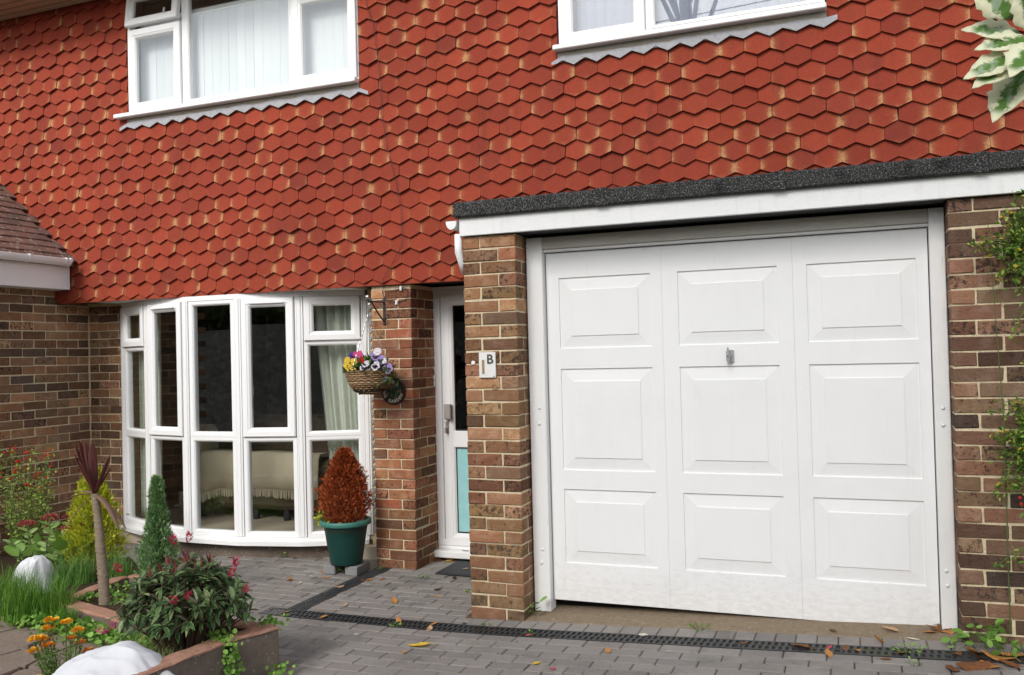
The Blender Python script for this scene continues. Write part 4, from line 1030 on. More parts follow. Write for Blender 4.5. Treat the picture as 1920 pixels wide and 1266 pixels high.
# ================================================================== GARDEN
pw = empty('planter_wall', (-1.2, -1.4, 0), 'low red-topped concrete wall edging the front flower bed', 'wall')
def planter_block(p0, p1, w, zt, zb=-.16):
    p0, p1 = Vector((*p0, 0)), Vector((*p1, 0)); L = (p1-p0).length; a = atan2(p1.y-p0.y, p1.x-p0.x)
    m = MB(); m.box(0, L, 0, w, zb-zt, -.012, .006).jitter(.003)
    o = m.build('block', m_planter, pw, (p0.x+1.2, p0.y+1.4, zt), (0, 0, a))
    n = max(2, int(L/.05)); V = []; 
    c = MB()
    for i in range(n+1):
        x = -.003+(L+.006)*i/n
        for (y, z) in ((-.003, -.011), (-.003, -.004), (.006, .002), (w-.006, .002), (w+.003, -.004), (w+.003, -.011)): V.append((x, y+random.uniform(-.002, .002), z+random.uniform(-.003, .003)))
    f = [(i*6+j, (i+1)*6+j, (i+1)*6+(j+1) % 6, i*6+(j+1) % 6) for i in range(n) for j in range(6)]+[tuple(range(6)), tuple(range(n*6+5, n*6-1, -1))]
    c.add(V, f).build('coping', m_coping, o)
planter_block((-1.115, -1.625), (-1.020, -1.375), .105, .150); planter_block((-1.215, -2.45), (-1.118, -1.665), .105, .152)
planter_block((-2.13, -1.330), (-1.13, -1.368), .10, .125)
planter_block((-2.93, -1.105), (-2.14, -1.318), .10, .065); planter_block((-2.83, -.98), (-2.93, -.47), .085, .06); planter_block((-2.92, -.47), (-2.25, -.40), .085, .06)

m_gr1 = leafmat('grass_blade', (.06, .16, .016), (.17, .34, .045), .5, .35); m_gr2 = leafmat('chive_blade', (.07, .19, .03), (.18, .34, .08), .5, .35); m_grp = leafmat('pale_blade', (.16, .24, .06), (.32, .38, .14), .5, .3)
def clump(name, loc, n, r, h, lean, mat, lab, w=.005):
    rr = r*np.sqrt(RNG.uniform(0, 1, n)); a = uni(0, 2*pi, n); root = empty(name, loc, lab, 'grass')
    root['group'] = 'grass clumps in the flower bed'
    blades('blade_tuft', mat, np.stack([rr*np.cos(a), rr*np.sin(a), np.full(n, -.01)], 1), h*uni(.5, 1.1, n), lean, w, root); return root
clump('grass_clump', (-2.99, -1.22, .0), 420, .14, .27, .5, m_gr1, 'tall green grass clump at the left edge beside the path')
clump('grass_clump', (-2.80, -1.15, .02), 240, .10, .22, .6, m_gr1, 'green grass clump overhanging the end of the red kerb')
clump('grass_clump', (-3.26, -.62, .0), 420, .14, .25, .55, m_gr2, 'chive clump in front of the yellow conifer')
clump('grass_clump', (-3.05, -.45, .0), 260, .10, .26, .5, m_gr2, 'thin upright chives left of the palm trunk')
clump('grass_clump', (-2.60, -1.27, .0), 120, .06, .13, .5, m_gr1, 'small grass tuft on the ground cover at the path edge')
clump('grass_clump', (-1.80, -1.64, -.03), 200, .12, .15, .8, m_grp, 'pale spiky grass behind the nearest white fleece')
clump('grass_clump', (-1.42, -1.80, .02), 170, .12, .17, .6, m_grp, 'pale green grass under the dark flowering shrub')
clump('grass_clump', (-3.42, -.95, .0), 300, .13, .24, .6, m_gr1, 'green grass clump in front of the rear white fleece')
m_cover = leafmat('ground_cover_leaf', (.10, .24, .03), (.30, .50, .11), .5, .3)
n = 1500; t = RNG.uniform(0, 1, n); cx = -3.05+1.25*t; cy = -1.22-.14*t+RNG.normal(0, .055, n); cz = .0+uni(-.03, .05, n)*(1-t*.4)
gc = leaves('ground_cover', m_cover, np.stack([cx, cy, cz-.02], 1), RNG.normal(0, 1, (n, 3))+np.array([.2, -.4, .35]), uni(.022, .042, n), 'round'); tag(gc, 'bright green ground cover creeping along the edge of the path', 'ground cover', kind='stuff')
n = 500; gc2 = leaves('ground_cover', m_cover, np.stack([uni(-2.85, -2.2, n), uni(-1.02, -.50, n), uni(.02, .07, n)], 1), RNG.normal(0, .6, (n, 3))+np.array([0, -.2, .5]), uni(.015, .03, n), 'round'); tag(gc2, 'low green ground cover round the foot of the palm', 'ground cover', kind='stuff')
n = 300; pos = np.concatenate([np.stack([RNG.normal(-1.145, .020, 140), RNG.normal(-1.645, .030, 140), uni(-.06, .17, 140)], 1), np.stack([RNG.normal(-1.19, .035, 60), RNG.normal(-1.62, .045, 60), uni(.14, .18, 60)], 1), np.stack([RNG.normal(-1.115, .05, 60), RNG.normal(-1.335, .03, 60), uni(.13, .18, 60)], 1), np.stack([RNG.normal(-1.0, .03, 40), RNG.normal(-1.42, .04, 40), uni(-.09, -.03, 40)], 1)])
pos[:140, 0] += .035
iv = leaves('creeping_jenny', m_cover, pos, RNG.normal(0, .7, (n, 3))+np.array([.6, -.3, .1]), uni(.018, .032, n), 'round', up=np.tile([.7, -.5, .5], (n, 1))); tag(iv, 'small-leaved green creeper trailing over the joint of the planter wall', 'creeper', kind='stuff')

# ---- cordyline (brown palm)
pal = empty('palm', (-2.56, -1.02, .04), 'small brown-leaved palm with a bare grey trunk', 'palm')
N = Nodes('palm_bark'); zb = N.noise(1, 4, .7, N.stretch((20, 20, 130))); m_pbark = N.done(N.mix(zb, (.09, .065, .045), (.42, .34, .25)), .9, .1); N.bump(zb, .9, .01)
pts = [(0, 0, -.05), (-.01, 0, .15), (-.03, .0, .35), (-.055, .01, .52), (-.085, .015, .68)]
pt = MB()
for i in range(40):
    pass
tp = []; tr = []
for i in range(61):
    t = i/60; k = t*4; a = min(int(k), 3); f = k-a; p = Vector(pts[a]).lerp(Vector(pts[a+1]), f); tp.append(p); tr.append((.034-.013*t)+(.003 if i % 2 else 0)+random.uniform(-.0015, .0015))
pt.tube(tp, tr, 12); pt.build('trunk', m_pbark, pal, smooth=True)
m_palm = leafmat('palm_leaf', (.085, .022, .020), (.20, .065, .05), .5, .2); m_palmdry = leafmat('dry_palm_leaf', (.22, .13, .09), (.42, .28, .20), .7, .2)
def strap(dirv, L, w, droop, mat, name='leaf'):
    m = MB(); d = Vector(dirv).normalized(); side = d.cross(Vector((0, 0, 1))).normalized(); V = []
    for i in range(9):
        t = i/8; c = Vector((-.085, .015, .68))+d*L*t+Vector((0, 0, -droop*L*t*t)); ww = w*(.35+1.2*t)*(1-t)**.55*1.5+.001; nrm = side.cross(d)
        V += [c-side*ww/2, c-nrm*ww*.22, c+side*ww/2]
    m.add(V, [q for i in range(8) for q in ((3*i, 3*i+1, 3*i+4, 3*i+3), (3*i+1, 3*i+2, 3*i+5, 3*i+4))]); o = m.build(name, mat, pal, smooth=True); o.modifiers.new('t', 'SOLIDIFY').thickness = .0015
for (d, L, w, dr_, mt) in [((-.30, -.05, 1), .37, .055, .05, m_palm), ((-.38, .1, 1), .33, .05, .05, m_palm), ((-.22, .15, 1), .33, .055, .0, m_palm), ((-.45, -.1, .95), .30, .04, .1, m_palm), ((.55, -.1, .85), .30, .032, .0, m_palm), ((.42, .2, .8), .20, .03, .05, m_palm), ((-.15, -.3, .9), .26, .05, .1, m_palm), ((-.34, -.15, 1), .34, .06, .02, m_palm), ((-.28, .05, 1), .36, .05, .03, m_palm), ((-1, -.1, .12), .26, .03, .35, m_palmdry), ((-1, .2, .25), .22, .022, .25, m_palmdry),
                         ((.75, -.1, -.25), .22, .045, .35, m_palmdry), ((.65, .1, -.35), .25, .035, .4, m_palmdry), ((.9, -.2, -.1), .26, .03, .7, m_palmdry), ((-.4, -.3, -.3), .2, .02, .5, m_palmdry), ((-.6, .0, .8), .22, .012, .0, m_palm)]: strap(d, L, w, dr_, mt)

# ---- conifers
m_ycon = leafmat('yellow_conifer', None, None, .6, .25, stops=[(0, (.22, .29, .016)), (.4, (.46, .50, .03)), (.8, (.64, .64, .055)), (1, (.72, .70, .10))])
conifer('golden_conifer', (-3.60, -.12, -.05), .80, [(0, .13), (.15, .185), (.35, .185), (.55, .145), (.75, .095), (.9, .045), (1, .012)], 7500, m_ycon, .040, 'bright yellow-green cone-shaped conifer behind the palm', 'frond', 1.1, wood=plain('conifer_core', (.07, .085, .012), .9))
m_gcon = leafmat('green_conifer', None, None, .6, .2, stops=[(0, (.07, .16, .05)), (.5, (.17, .32, .11)), (1, (.34, .50, .23))])
conifer('green_conifer', (-2.79, -.33, 0), .72, [(0, .115), (.2, .125), (.38, .098), (.48, .07), (.62, .058), (.72, .040), (.85, .036), (.94, .026), (1, .010)], 5200, m_gcon, .034, 'slim dark green conifer spire beside the bow window', 'frond', 1.2, wood=plain('conifer_core_green', (.02, .04, .015), .9))

# ---- dark flowering shrub
sh = empty('flowering_shrub', (-1.40, -1.62, .03), 'dark leafy shrub with crimson flower heads in the corner of the planter', 'shrub')
m_rh = Nodes('shrub_leaf'); gl = m_rh._g = m_rh.n('NewGeometry'); up_c = m_rh.ramp(m_rh.rand(), [(0, (.03, .075, .024)), (.5, (.075, .15, .05)), (.85, (.15, .23, .09)), (1, (.30, .36, .17))])
lo_c = m_rh.ramp(m_rh.rnd(3.3), [(0, (.10, .07, .05)), (.5, (.17, .17, .11)), (1, (.26, .27, .19))])
tcr = m_rh.n('TexCoord'); spr = m_rh.n('SeparateXYZ'); m_rh.t.links.new(tcr.outputs['UV'], spr.inputs[0]); up_c = m_rh.mix(m_rh.math('MULTIPLY', m_rh.step(m_rh.math('ABSOLUTE', spr.outputs[0]), .085, .125), .7), up_c, (.36, .38, .20))
m_rh = m_rh.leafy(m_rh.mix(gl.outputs['Backfacing'], up_c, lo_c), .38, .15)
n = 210; tips = []
i = 0
while len(tips) < n:
    d = sphere_dirs(1)[0]; d[2] = abs(d[2])*1.05-.35
    if d[2] < -.3: continue
    r = random.uniform(.55, 1.0)**.6; p = np.array([d[0]*.335, d[1]*.30, .29+d[2]*.30])*np.array([1, 1, 1]); p[:2] *= r; p[2] = .26+(p[2]-.26)*r
    if p[2] < .08: continue
    tips.append((p, d))
tips = sorted(tips, key=lambda t: -t[0][2])
st = MB(); P_, D_, S_ = [], [], []
for p, d in tips:
    b = p*np.array([.25, .25, 0]); st.tube([tuple(b), tuple((b+p)/2+np.array([0, 0, .03])), tuple(p)], [.006, .004, .003], 4)
    ax = Vector(d)+Vector((0, 0, .6)); ax.normalize(); k = random.randrange(8, 13); e1 = ax.orthogonal().normalized(); e2 = ax.cross(e1)
    for j in range(k):
        a = j*2.4+random.random(); el = random.uniform(-.3, .7); v = (e1*cos(a)+e2*sin(a))*cos(el)+ax*(sin(el)+.15)
        P_.append(p-np.array(ax)*.012*j*.5); D_.append(v); S_.append(random.uniform(.055, .09))
leaves('foliage', m_rh, P_, D_, S_, 'ellip', roll=.35, parent=sh); st.build('stem', m_wood, sh)
m_young = leafmat('young_leaf', (.10, .02, .025), (.22, .05, .05), .45, .15)
P_, D_ = [], []
for p, d in tips[:34]:
    for j in range(2): P_.append(p); D_.append((d[0]*.4+random.gauss(0, .25), d[1]*.4+random.gauss(0, .25), 1))
leaves('young_foliage', m_young, P_, D_, uni(.045, .075, len(P_)), 'lance', roll=.5, parent=sh)
def bud(parent, loc, h, r, mat, ax=(0, 0, 1), n=46):
    a = Vector(ax).normalized(); q = Vector((0, 0, 1)).rotation_difference(a); t = RNG.uniform(0, 1, n); az = uni(0, 2*pi, n); rr = r*np.sin(np.clip(t, .05, 1)*pi*.92)
    pos = [q @ Vector((rr[i]*cos(az[i])*.5, rr[i]*sin(az[i])*.5, h*t[i]*.8)) for i in range(n)]; dd = [q @ Vector((cos(az[i])*.5, sin(az[i])*.5, .9)) for i in range(n)]
    return leaves('flower', mat, pos, dd, uni(r*.8, r*1.3, n), 'lance', roll=.4, parent=parent, loc=loc)
m_bud = leafmat('crimson_bud', (.36, .012, .045), (.62, .04, .12), .5, .2); m_bud2 = leafmat('pink_bud', (.55, .02, .16), (.75, .08, .30), .5, .2)
def at_dir(px, pz, dy): return (px, dy, pz)
for (x, y, z, m_, ax) in [(-.02, -.04, .575, m_bud, (-.3, -.2, 1)), (.035, -.02, .585, m_bud, (.35, 0, 1)), (.16, -.24, .345, m_bud, (-.1, -.5, 1)), (.205, -.22, .365, m_bud, (.5, -.3, 1)), (.315, -.05, .44, m_bud, (.5, 0, .8)), (.345, .0, .36, m_bud, (.9, 0, .6)), (.29, .02, .47, m_bud, (.3, 0, 1)), (-.29, -.13, .44, m_bud, (-.2, -.4, 1)), (-.21, -.29, .20, m_bud2, (-.6, -.6, .4)), (-.15, -.31, .225, m_bud2, (.1, -.6, .8))]:
    bud(sh, (x, y, z), .055, .022, m_, ax)

# ---- salvia, sedum
sal = empty('red_salvia', (-4.55, .10, -.05), 'loose leafy shrub with scarlet flowers against the wing wall', 'shrub')
m_sal = leafmat('salvia_leaf', (.17, .30, .04), (.46, .58, .14), .55, .4); st = MB(); P_, D_ = [], []; tips = []
for i in range(34):
    a = random.uniform(0, 2*pi); r = random.uniform(.05, .32); h = random.uniform(.45, .98); p0 = Vector((r*.3*cos(a), r*.3*sin(a), 0)); p1 = Vector((r*cos(a), r*sin(a), h)); mid = (p0+p1)/2+Vector((.03*random.gauss(0, 1), .03*random.gauss(0, 1), .05)); st.tube([p0, mid, p1], [.005, .0035, .002], 4); tips.append(p1)
    for j in range(52):
        t = random.uniform(.12, 1); c = p0.lerp(mid, t*2) if t < .5 else mid.lerp(p1, t*2-1); P_.append(c+Vector((random.gauss(0, .025), random.gauss(0, .025), random.gauss(0, .02)))); D_.append((random.gauss(0, 1), random.gauss(0, 1), random.gauss(.3, .6)))
leaves('foliage', m_sal, P_, D_, uni(.018, .036, len(P_)), 'ovate', roll=.8, parent=sal); st.build('stem', m_stem, sal)
def tiny_flower(parent, loc, R, mat):
    m = MB()
    for k in range(5):
        a = k*2*pi/5+random.random(); d = Vector((cos(a), sin(a), random.uniform(-.4, .5))); s_ = Vector((-sin(a), cos(a), 0)); m.add([(0, 0, 0), tuple(d*R*.6+s_*R*.4), tuple(d*R*1.1), tuple(d*R*.6-s_*R*.4)], [(0, 1, 2, 3)])
    m.ball((0, 0, 0), R*.35, 5, 3); return m.build('flower', mat, parent, loc)
m_scar = flat('petal_scarlet', (.70, .045, .03))
tips.sort(key=lambda p: -p.z)
for i, p in enumerate(tips[:26]):
    for j in range(2): tiny_flower(sal, (p.x+random.gauss(0, .018), p.y+random.gauss(0, .018)-.01, p.z+random.uniform(-.05, .02)), random.uniform(.018, .027), m_scar)
sed = empty('sedum', (-3.95, -.22, -.02), 'fleshy pale green sedum with flat dusky red flower heads', 'sedum')
m_sedf = leafmat('sedum_flower', (.24, .035, .04), (.46, .12, .10), .7, .1); st = MB(); P_, D_ = [], []
for i, (x, y, h, fl) in enumerate([(-.34, .1, .30, 1), (-.22, .0, .33, 1), (-.12, .12, .36, 1), (.02, .05, .30, 0), (.12, .1, .38, 1), (.20, .0, .31, 1), (.27, .10, .33, 1), (-.05, -.12, .22, 0), (.10, -.1, .24, 0), (-.28, -.1, .24, 0), (.25, -.12, .2, 0)]):
    st.tube([(x*.6, y*.6, 0), (x, y, h)], [.008, .006], 5)
    for j in range(13): a = j*2.4; z = h*(.2+.7*j/13); P_.append((x*(.6+.4*z/h), y*(.6+.4*z/h), z)); D_.append((cos(a), sin(a), .5))
    if fl:
        n = 150; a = uni(0, 2*pi, n); r = .062*np.sqrt(RNG.uniform(0, 1, n)); leaves('flower_head', m_sedf, np.stack([x+r*np.cos(a), y+r*np.sin(a), h+.02-.3*r**2*20+uni(-.008, .008, n)], 1), np.stack([np.cos(a)*.5, np.sin(a)*.5, np.ones(n)], 1), uni(.010, .017, n), 'round', parent=sed)
leaves('foliage', m_sed, P_, D_, uni(.06, .10, len(P_)), 'round', roll=.3, parent=sed); st.build('stem', m_stem, sed)
bl = empty('broad_leaf_plant', (-3.80, -.35, .0), 'plant with broad bright green leaves beside the rear white fleece', 'plant')
leaves('foliage', m_cover, [(.12, 0, .16), (.05, .05, .20), (.25, .05, .17), (-.05, 0, .12), (-.3, 0, .10), (-.2, .1, .14), (-.12, -.05, .13), (-.4, .1, .12), (.18, -.1, .1)], [(.3, -.3, .6), (-.2, 0, .8), (.8, -.2, .4), (-.6, -.2, .5), (-.5, -.3, .5), (0, -.3, .8), (.4, -.4, .5), (-.8, 0, .6), (.6, -.5, .2)], .13, 'round', roll=.3, parent=bl)
vl = empty('variegated_nettle', (-4.10, .45, -.05), 'small plant with pale silver-edged leaves by the bow window corner', 'plant')
m_var = leafmat('silver_leaf', (.25, .36, .20), (.55, .62, .45), .5, .2); n = 40
leaves('foliage', m_var, RNG.normal(0, .07, (n, 3))+np.array([0, 0, .30]), sphere_dirs(n)+np.array([0, -.3, .3]), uni(.05, .08, n), 'ovate', parent=vl); MB().tube([(0, 0, 0), (.01, 0, .3)], .006, 5).build('stem', m_stem, vl)

# ---- marigolds
mg = empty('marigold', (-1.83, -1.97, -.04), 'marigold plant with orange-yellow flowers beside the path', 'marigold')
m_mgl = leafmat('marigold_leaf', (.06, .14, .025), (.18, .30, .07), .55, .25); st = MB(); P_, D_ = [], []
heads = [(-.03, -.05, .325, 0), (.045, -.03, .315, 0), (-.035, -.06, .29, 0), (.085, -.0, .27, 0), (-.10, -.08, .235, 0), (-.115, -.07, .175, 0), (-.075, -.05, .225, 1), (-.06, -.09, .245, 0), (-.02, -.08, .215, 1), (.02, .02, .22, 1), (.07, .03, .20, 1), (.10, .05, .16, 1), (-.06, -.11, .06, 0), (.0, -.13, .05, 1)]
for (x, y, h, k) in heads:
    st.tube([(x*.3, y*.3, -.02), (x*.8, y*.8, h*.6), (x, y, h)], [.004, .003, .0026], 5); st.lathe([(.002, h-.022), (.008, h-.008), (.009, h)], 8, (x, y), False)
    for j in range(70): t = random.uniform(.02, .85); P_.append((x*(.3+.7*t)+random.gauss(0, .012), y*(.3+.7*t)+random.gauss(0, .012), h*t)); D_.append((random.gauss(0, 1), random.gauss(0, 1), random.gauss(.5, .5)))
    n = 60; a = uni(0, 2*pi, n); r = .021*np.sqrt(RNG.uniform(0, 1, n)); f_ = leaves('flower', m_org if k else m_yel, np.stack([x+r*np.cos(a), y+r*np.sin(a), h+.018-26*r**2+uni(-.003, .005, n)], 1), np.stack([np.cos(a), np.sin(a), .9-18*r], 1), uni(.012, .020, n)*(1 if not k else .8), 'round', roll=.3, parent=mg)
m_yel2 = flat('petal_marigold', (.88, .47, .03))
for o in mg.children:
    if o.name.startswith('flower') and o.data.materials[0] == m_yel: o.data.materials[0] = m_yel2
leaves('foliage', m_mgl, P_, D_, uni(.022, .045, len(P_)), 'lance', roll=.8, parent=mg); st.build('stem', m_stem, mg)

# ---- plants wrapped in white fleece
N = Nodes('fleece'); m_fleece = N.leafy(N.mix(N.noise(5, 4), (.80, .81, .84), (.90, .91, .93)), .8, .3)
from mathutils import noise as mnoise
def fleece(loc, rx, ry, h, lab, seed, lumps):
    rs_ = random.Random(seed); V = []; nr, na = 34, 110; off = Vector((seed*7.3, seed*3.1, 0)); sc = 1/min(rx, ry)
    for j in range(nr+1):
        t = j/nr
        for i in range(na):
            a = 2*pi*i/na; ca, sa = cos(a), sin(a)
            edge = 1+.28*mnoise.noise(Vector((ca*1.6, sa*1.6, seed)))+.10*mnoise.noise(Vector((ca*5, sa*5, seed+4.)))
            x = rx*t*edge*ca; y = ry*t*edge*sa
            z = h*(1-t**3.6)*.85
            for (lx, ly, lh, ls) in lumps: z += lh*math.exp(-((x-lx)**2+(y-ly)**2)/ls**2)*(1-t**4)
            p = Vector((x*sc, y*sc, 0))+off; w = min(1, .35+t)
            ridge = 1-abs(mnoise.noise(Vector((p.x*2.1+.7*mnoise.noise(p*1.5), p.y*2.1, 1.)))*2); ridge2 = 1-abs(mnoise.noise(Vector((p.x*4.6, p.y*4.2+1.2*p.x, 3.)))*2)
            z += h*w*(.07*ridge**2+.015*ridge2**2+.10*mnoise.noise(p*.8)); V.append((x, y, max(z, .002+.004*rs_.random())))
    m = MB(); m.add(V, [(j*na+i, j*na+(i+1) % na, (j+1)*na+(i+1) % na, (j+1)*na+i) for j in range(nr) for i in range(na)]); o = m.build('fleece_cover', m_fleece, None, loc, smooth=True); o.modifiers.new('t', 'SOLIDIFY').thickness = .002
    tag(o, lab, 'fleece cover', 'white fleece plant covers'); return o
fleece((-1.43, -2.08, -.02), .36, .30, .235, 'white fleece sheet draped over a plant nearest the camera', 3, [(.03, .04, .05, .12), (.16, .0, .03, .08)])
fleece((-3.46, -.76, -.02), .16, .14, .27, 'crumpled white fleece bag over a plant behind the grass', 8, [(.06, 0, .02, .08)])
MBs = MB().ball((0, 0, 0), .05, 10, 7, (1.1, .9, .8)).jitter(.003); tag(MBs.build('stone', m_slab, None, (-1.58, -1.90, .10), smooth=True), 'brown stone showing above the front white fleece', 'stone')
tag(MB().ball((0, 0, 0), .04, 10, 7, (1.4, .9, .6)).jitter(.003).build('stone', m_apron, None, (-1.20, -1.88, .10), smooth=True), 'sandy stone between the fleece and the red-topped wall', 'stone')
# blue bowl, pansies in the bed
N = Nodes('blue_glaze'); m_blue = N.done(N.mix(N.noise(30, 3), (.008, .012, .10), (.02, .035, .22)), .15, .6)
tag(MB().lathe([(.03, 0), (.036, .0), (.058, .05), (.062, .056), (.056, .054), (.035, .01), (.001, .008)], 24).build('bowl', m_blue, None, (-3.60, .08, -.085), (.25, -.1, 0), smooth=True), 'glossy dark blue bowl on the ground behind the palm', 'bowl')
pb = empty('pansy_patch', (-3.40, .05, -.08), 'white and violet pansies on the paving beside the blue bowl', 'pansies')
leaves('foliage', m_hbleaf, RNG.normal(0, .04, (70, 3))*np.array([1.4, .8, .4])+np.array([0, 0, .03]), sphere_dirs(70)+np.array([0, 0, .6]), .03, 'ovate', parent=pb)
for i in range(8): pansy(pb, (-.09+i*.024, -.03+random.uniform(-.01, .01), .045+random.uniform(-.015, .02)), m_wht if i % 3 else m_vio, m_dkp if i % 2 else None, .020, .3, 1.0)

# ---- climber on the right pier and shrub leaves at the top right
m_jas = leafmat('climber_leaf', (.05, .12, .015), (.16, .28, .045), .45, .25, stops=[(0, (.05, .12, .015)), (.5, (.13, .25, .035)), (.85, (.28, .40, .07)), (1, (.50, .52, .10))])
cl = empty('climbing_plant', (2.55, YF-.05, .0), 'small-leaved green climber with yellow flowers on the right-hand brick pier', 'climber')
st = MB(); P_, D_, S_ = [], [], []; fl = []
def sprays(cx, cz, rx, rz, n, dens):
    for i in range(n):
        a = random.uniform(0, 2*pi); p0 = Vector((cx+random.gauss(0, rx*.3), random.uniform(-.02, .0), cz+random.gauss(0, rz*.4))); L = random.uniform(.10, .24); d = Vector((random.gauss(-.35, .5), random.uniform(-.5, -.05), random.gauss(-.1, .6))).normalized(); p1 = p0+d*L; mid = (p0+p1)/2+Vector((0, 0, .02)); st.tube([p0, mid, p1], [.003, .0022, .0015], 4)
        for j in range(dens): t = random.random(); c = p0.lerp(p1, t); P_.append(c+Vector((random.gauss(0, .012), random.gauss(0, .012), random.gauss(0, .012)))); D_.append((d.x+random.gauss(0, .8), d.y+random.gauss(0, .8), d.z+random.gauss(0, .8))); S_.append(random.uniform(.016, .032))
        if random.random() < .35: fl.append(p1)
sprays(.03, 2.02, .09, .16, 40, 30); sprays(.04, 1.72, .07, .05, 5, 16); sprays(.03, 1.00, .09, .21, 46, 30); sprays(.06, .55, .07, .08, 6, 18); sprays(.22, 1.5, .14, .6, 40, 22); sprays(.20, .4, .12, .3, 20, 22)
for (a, b) in [((.25, -.01, .0), (.18, -.02, 2.2)), ((-.10, -.012, .1), (-.135, -.015, 2.1)), ((.25, -.01, 1.6), (-.22, -.03, 2.02)), ((.3, -.01, 1.0), (-.12, -.03, 1.75)), ((.2, -.02, .7), (-.05, -.05, .80))]: st.tube([a, ((a[0]+b[0])/2+.02, (a[1]+b[1])/2-.015, (a[2]+b[2])/2+.03), b], [.0035, .0025, .0014], 4)
leaves('foliage', m_jas, P_, D_, S_, 'ovate', roll=.8, parent=cl); st.build('stem', m_stem, cl)
for p in fl[:26]: tiny_flower(cl, (p.x, p.y-.01, p.z), .017, m_yel)
for (x, z) in ((-.045, .745), (-.05, .775)): MB().ball((x, -.09, z), .008, 8, 6).build('rose_hip', m_redp, cl, smooth=True)

vs_ = empty('variegated_shrub', (2.75, -2.6, 0), 'overhanging branch with large cream-edged green leaves at the top right', 'shrub')
N = Nodes('variegated_leaf'); tc = N.n('TexCoord'); sp = N.n('SeparateXYZ'); N.t.links.new(tc.outputs['UV'], sp.inputs[0])
eu = N.math('ABSOLUTE', sp.outputs[0]); wob = N.noise(60, 4, .7); inner = N.step(N.math('ADD', eu, N.math('MULTIPLY', wob, .36)), .34, .27); tipm = N.step(sp.outputs[1], .86, .72); inn = N.math('MULTIPLY', inner, tipm)
gcol = N.ramp(N.noise(26, 3), [(0, (.06, .15, .02)), (.5, (.13, .26, .05)), (.58, (.36, .46, .30)), (1, (.42, .50, .38))]); m_varl = N.leafy(N.mix(inn, (.86, .85, .62), gcol), .4, .3)
def bigleaf(loc, d, n, L):
    m = MB(); V = []; nn = 12; W_ = [.02, .16, .25, .30, .33, .34, .32, .30, .26, .19, .13, .06, .0]; uv = []
    for i in range(nn+1):
        t = i/nn; w = W_[i]*(1+.14*sin(i*2.3)); b = -.22*t*t
        for s_ in (-1, -.5, 0, .5, 1): V.append((s_*w*L, t*L, (abs(s_)*.10*w*3+b+.03*sin(i*1.7+s_*2))*L*.5)); uv.append((s_*w if w > .01 else 0, t))
    m.add(V, [(i*5+j, i*5+j+1, (i+1)*5+j+1, (i+1)*5+j) for i in range(nn) for j in range(4)], uv); o = m.build('leaf', m_varl, vs_, smooth=True); o.modifiers.new('t', 'SOLIDIFY').thickness = .0012
    d = Vector(d).normalized(); n = Vector(n); x = d.cross(n).normalized(); z = x.cross(d); o.matrix_local = Matrix(((x.x, d.x, z.x, loc[0]), (x.y, d.y, z.y, loc[1]), (x.z, d.z, z.z, loc[2]), (0, 0, 0, 1)))
VL = [((-.46, -.30, 2.335), (-.55, -.2, .75)), ((-.44, -.28, 2.30), (-.9, -.25, .25)), ((-.43, -.31, 2.28), (-.95, -.25, -.05)), ((-.45, -.33, 2.24), (-.9, -.2, -.25)), ((-.45, -.33, 2.235), (-.85, -.3, -.45)), ((-.44, -.30, 2.21), (-.6, -.3, -.85)), ((-.42, -.35, 2.26), (-.5, -.5, -.6)), ((-.41, -.28, 2.30), (-.2, -.3, .9)), ((-.38, -.32, 2.22), (-.1, -.4, -1)), ((-.38, -.25, 2.28), (.8, -.2, .2)), ((-.36, -.28, 2.20), (.5, -.3, -.8)), ((-.36, -.28, 2.36), (.3, -.2, .9)), ((-.30, -.25, 2.30), (.9, -.3, -.2))]
for i, (p, d) in enumerate(VL): bigleaf((p[0]-.150, p[1]-.06, p[2]-.09), d, (-.25+random.gauss(0, .15), -.75, .55+random.gauss(0, .15)), random.uniform(.105, .135))
b = MB(); b.tube([(.3, .25, 0), (.22, .2, .9), (.05, .1, 1.7), (-.18, -.12, 2.12), (-.50, -.35, 2.14), (-.60, -.39, 2.12)], [.03, .026, .018, .010, .006, .004], 8); b.build('branch', m_wood, vs_, smooth=True)
# ---- weeds
def weed(loc, n, r, h, lab, mat=None, size=.03, kind='round'):
    w = empty('weed', loc, lab, 'weed', 'weeds in the paving'); a = uni(0, 2*pi, n); rr = r*np.sqrt(RNG.uniform(0, 1, n))
    pos = np.stack([rr*np.cos(a), rr*np.sin(a), uni(.2, 1, n)*h], 1); leaves('foliage', mat or m_cover, pos, np.stack([np.cos(a), np.sin(a), uni(-.2, .8, n)], 1), size*uni(.6, 1.2, n), kind, roll=.5, parent=w)
    st = MB()
    for i in range(0, n, 3): st.tube([(pos[i][0]*.2, pos[i][1]*.2, -.005), tuple(pos[i])], .0014, 3)
    st.build('stem', m_stem, w)
def zw(x): return zg(x)
weed((-.075, -.115, zw(-.1)+.005), 7, .035, .10, 'weed with round leaves at the left foot of the garage door', size=.055)
weed((2.33, -.30, zw(2.33)), 26, .09, .12, 'leafy green weed at the foot of the right-hand brick pier', size=.05)
weed((2.42, -.42, zw(2.42)), 20, .09, .08, 'low weed among brown leaves at the far right', size=.045)
weed((2.20, -.33, zw(2.2)), 10, .05, .06, 'small weed left of the right-hand pier', size=.035)
weed((1.99, -.42, zw(1.99)), 44, .075, .035, 'creeping weed on the drain near the right end', size=.02, kind='ovate')
weed((.93, -.24, zw(.93)), 24, .05, .03, 'grassy weed at the edge of the garage threshold', mat=m_gr1, size=.035, kind='lance')
weed((-2.63, .86, -.09), 22, .045, .05, 'small weed under the middle of the bow window sill', size=.025, kind='ovate')
weed((-1.62, .72, -.09), 12, .03, .02, 'tiny weed at the foot of the door pier', size=.02, kind='ovate')
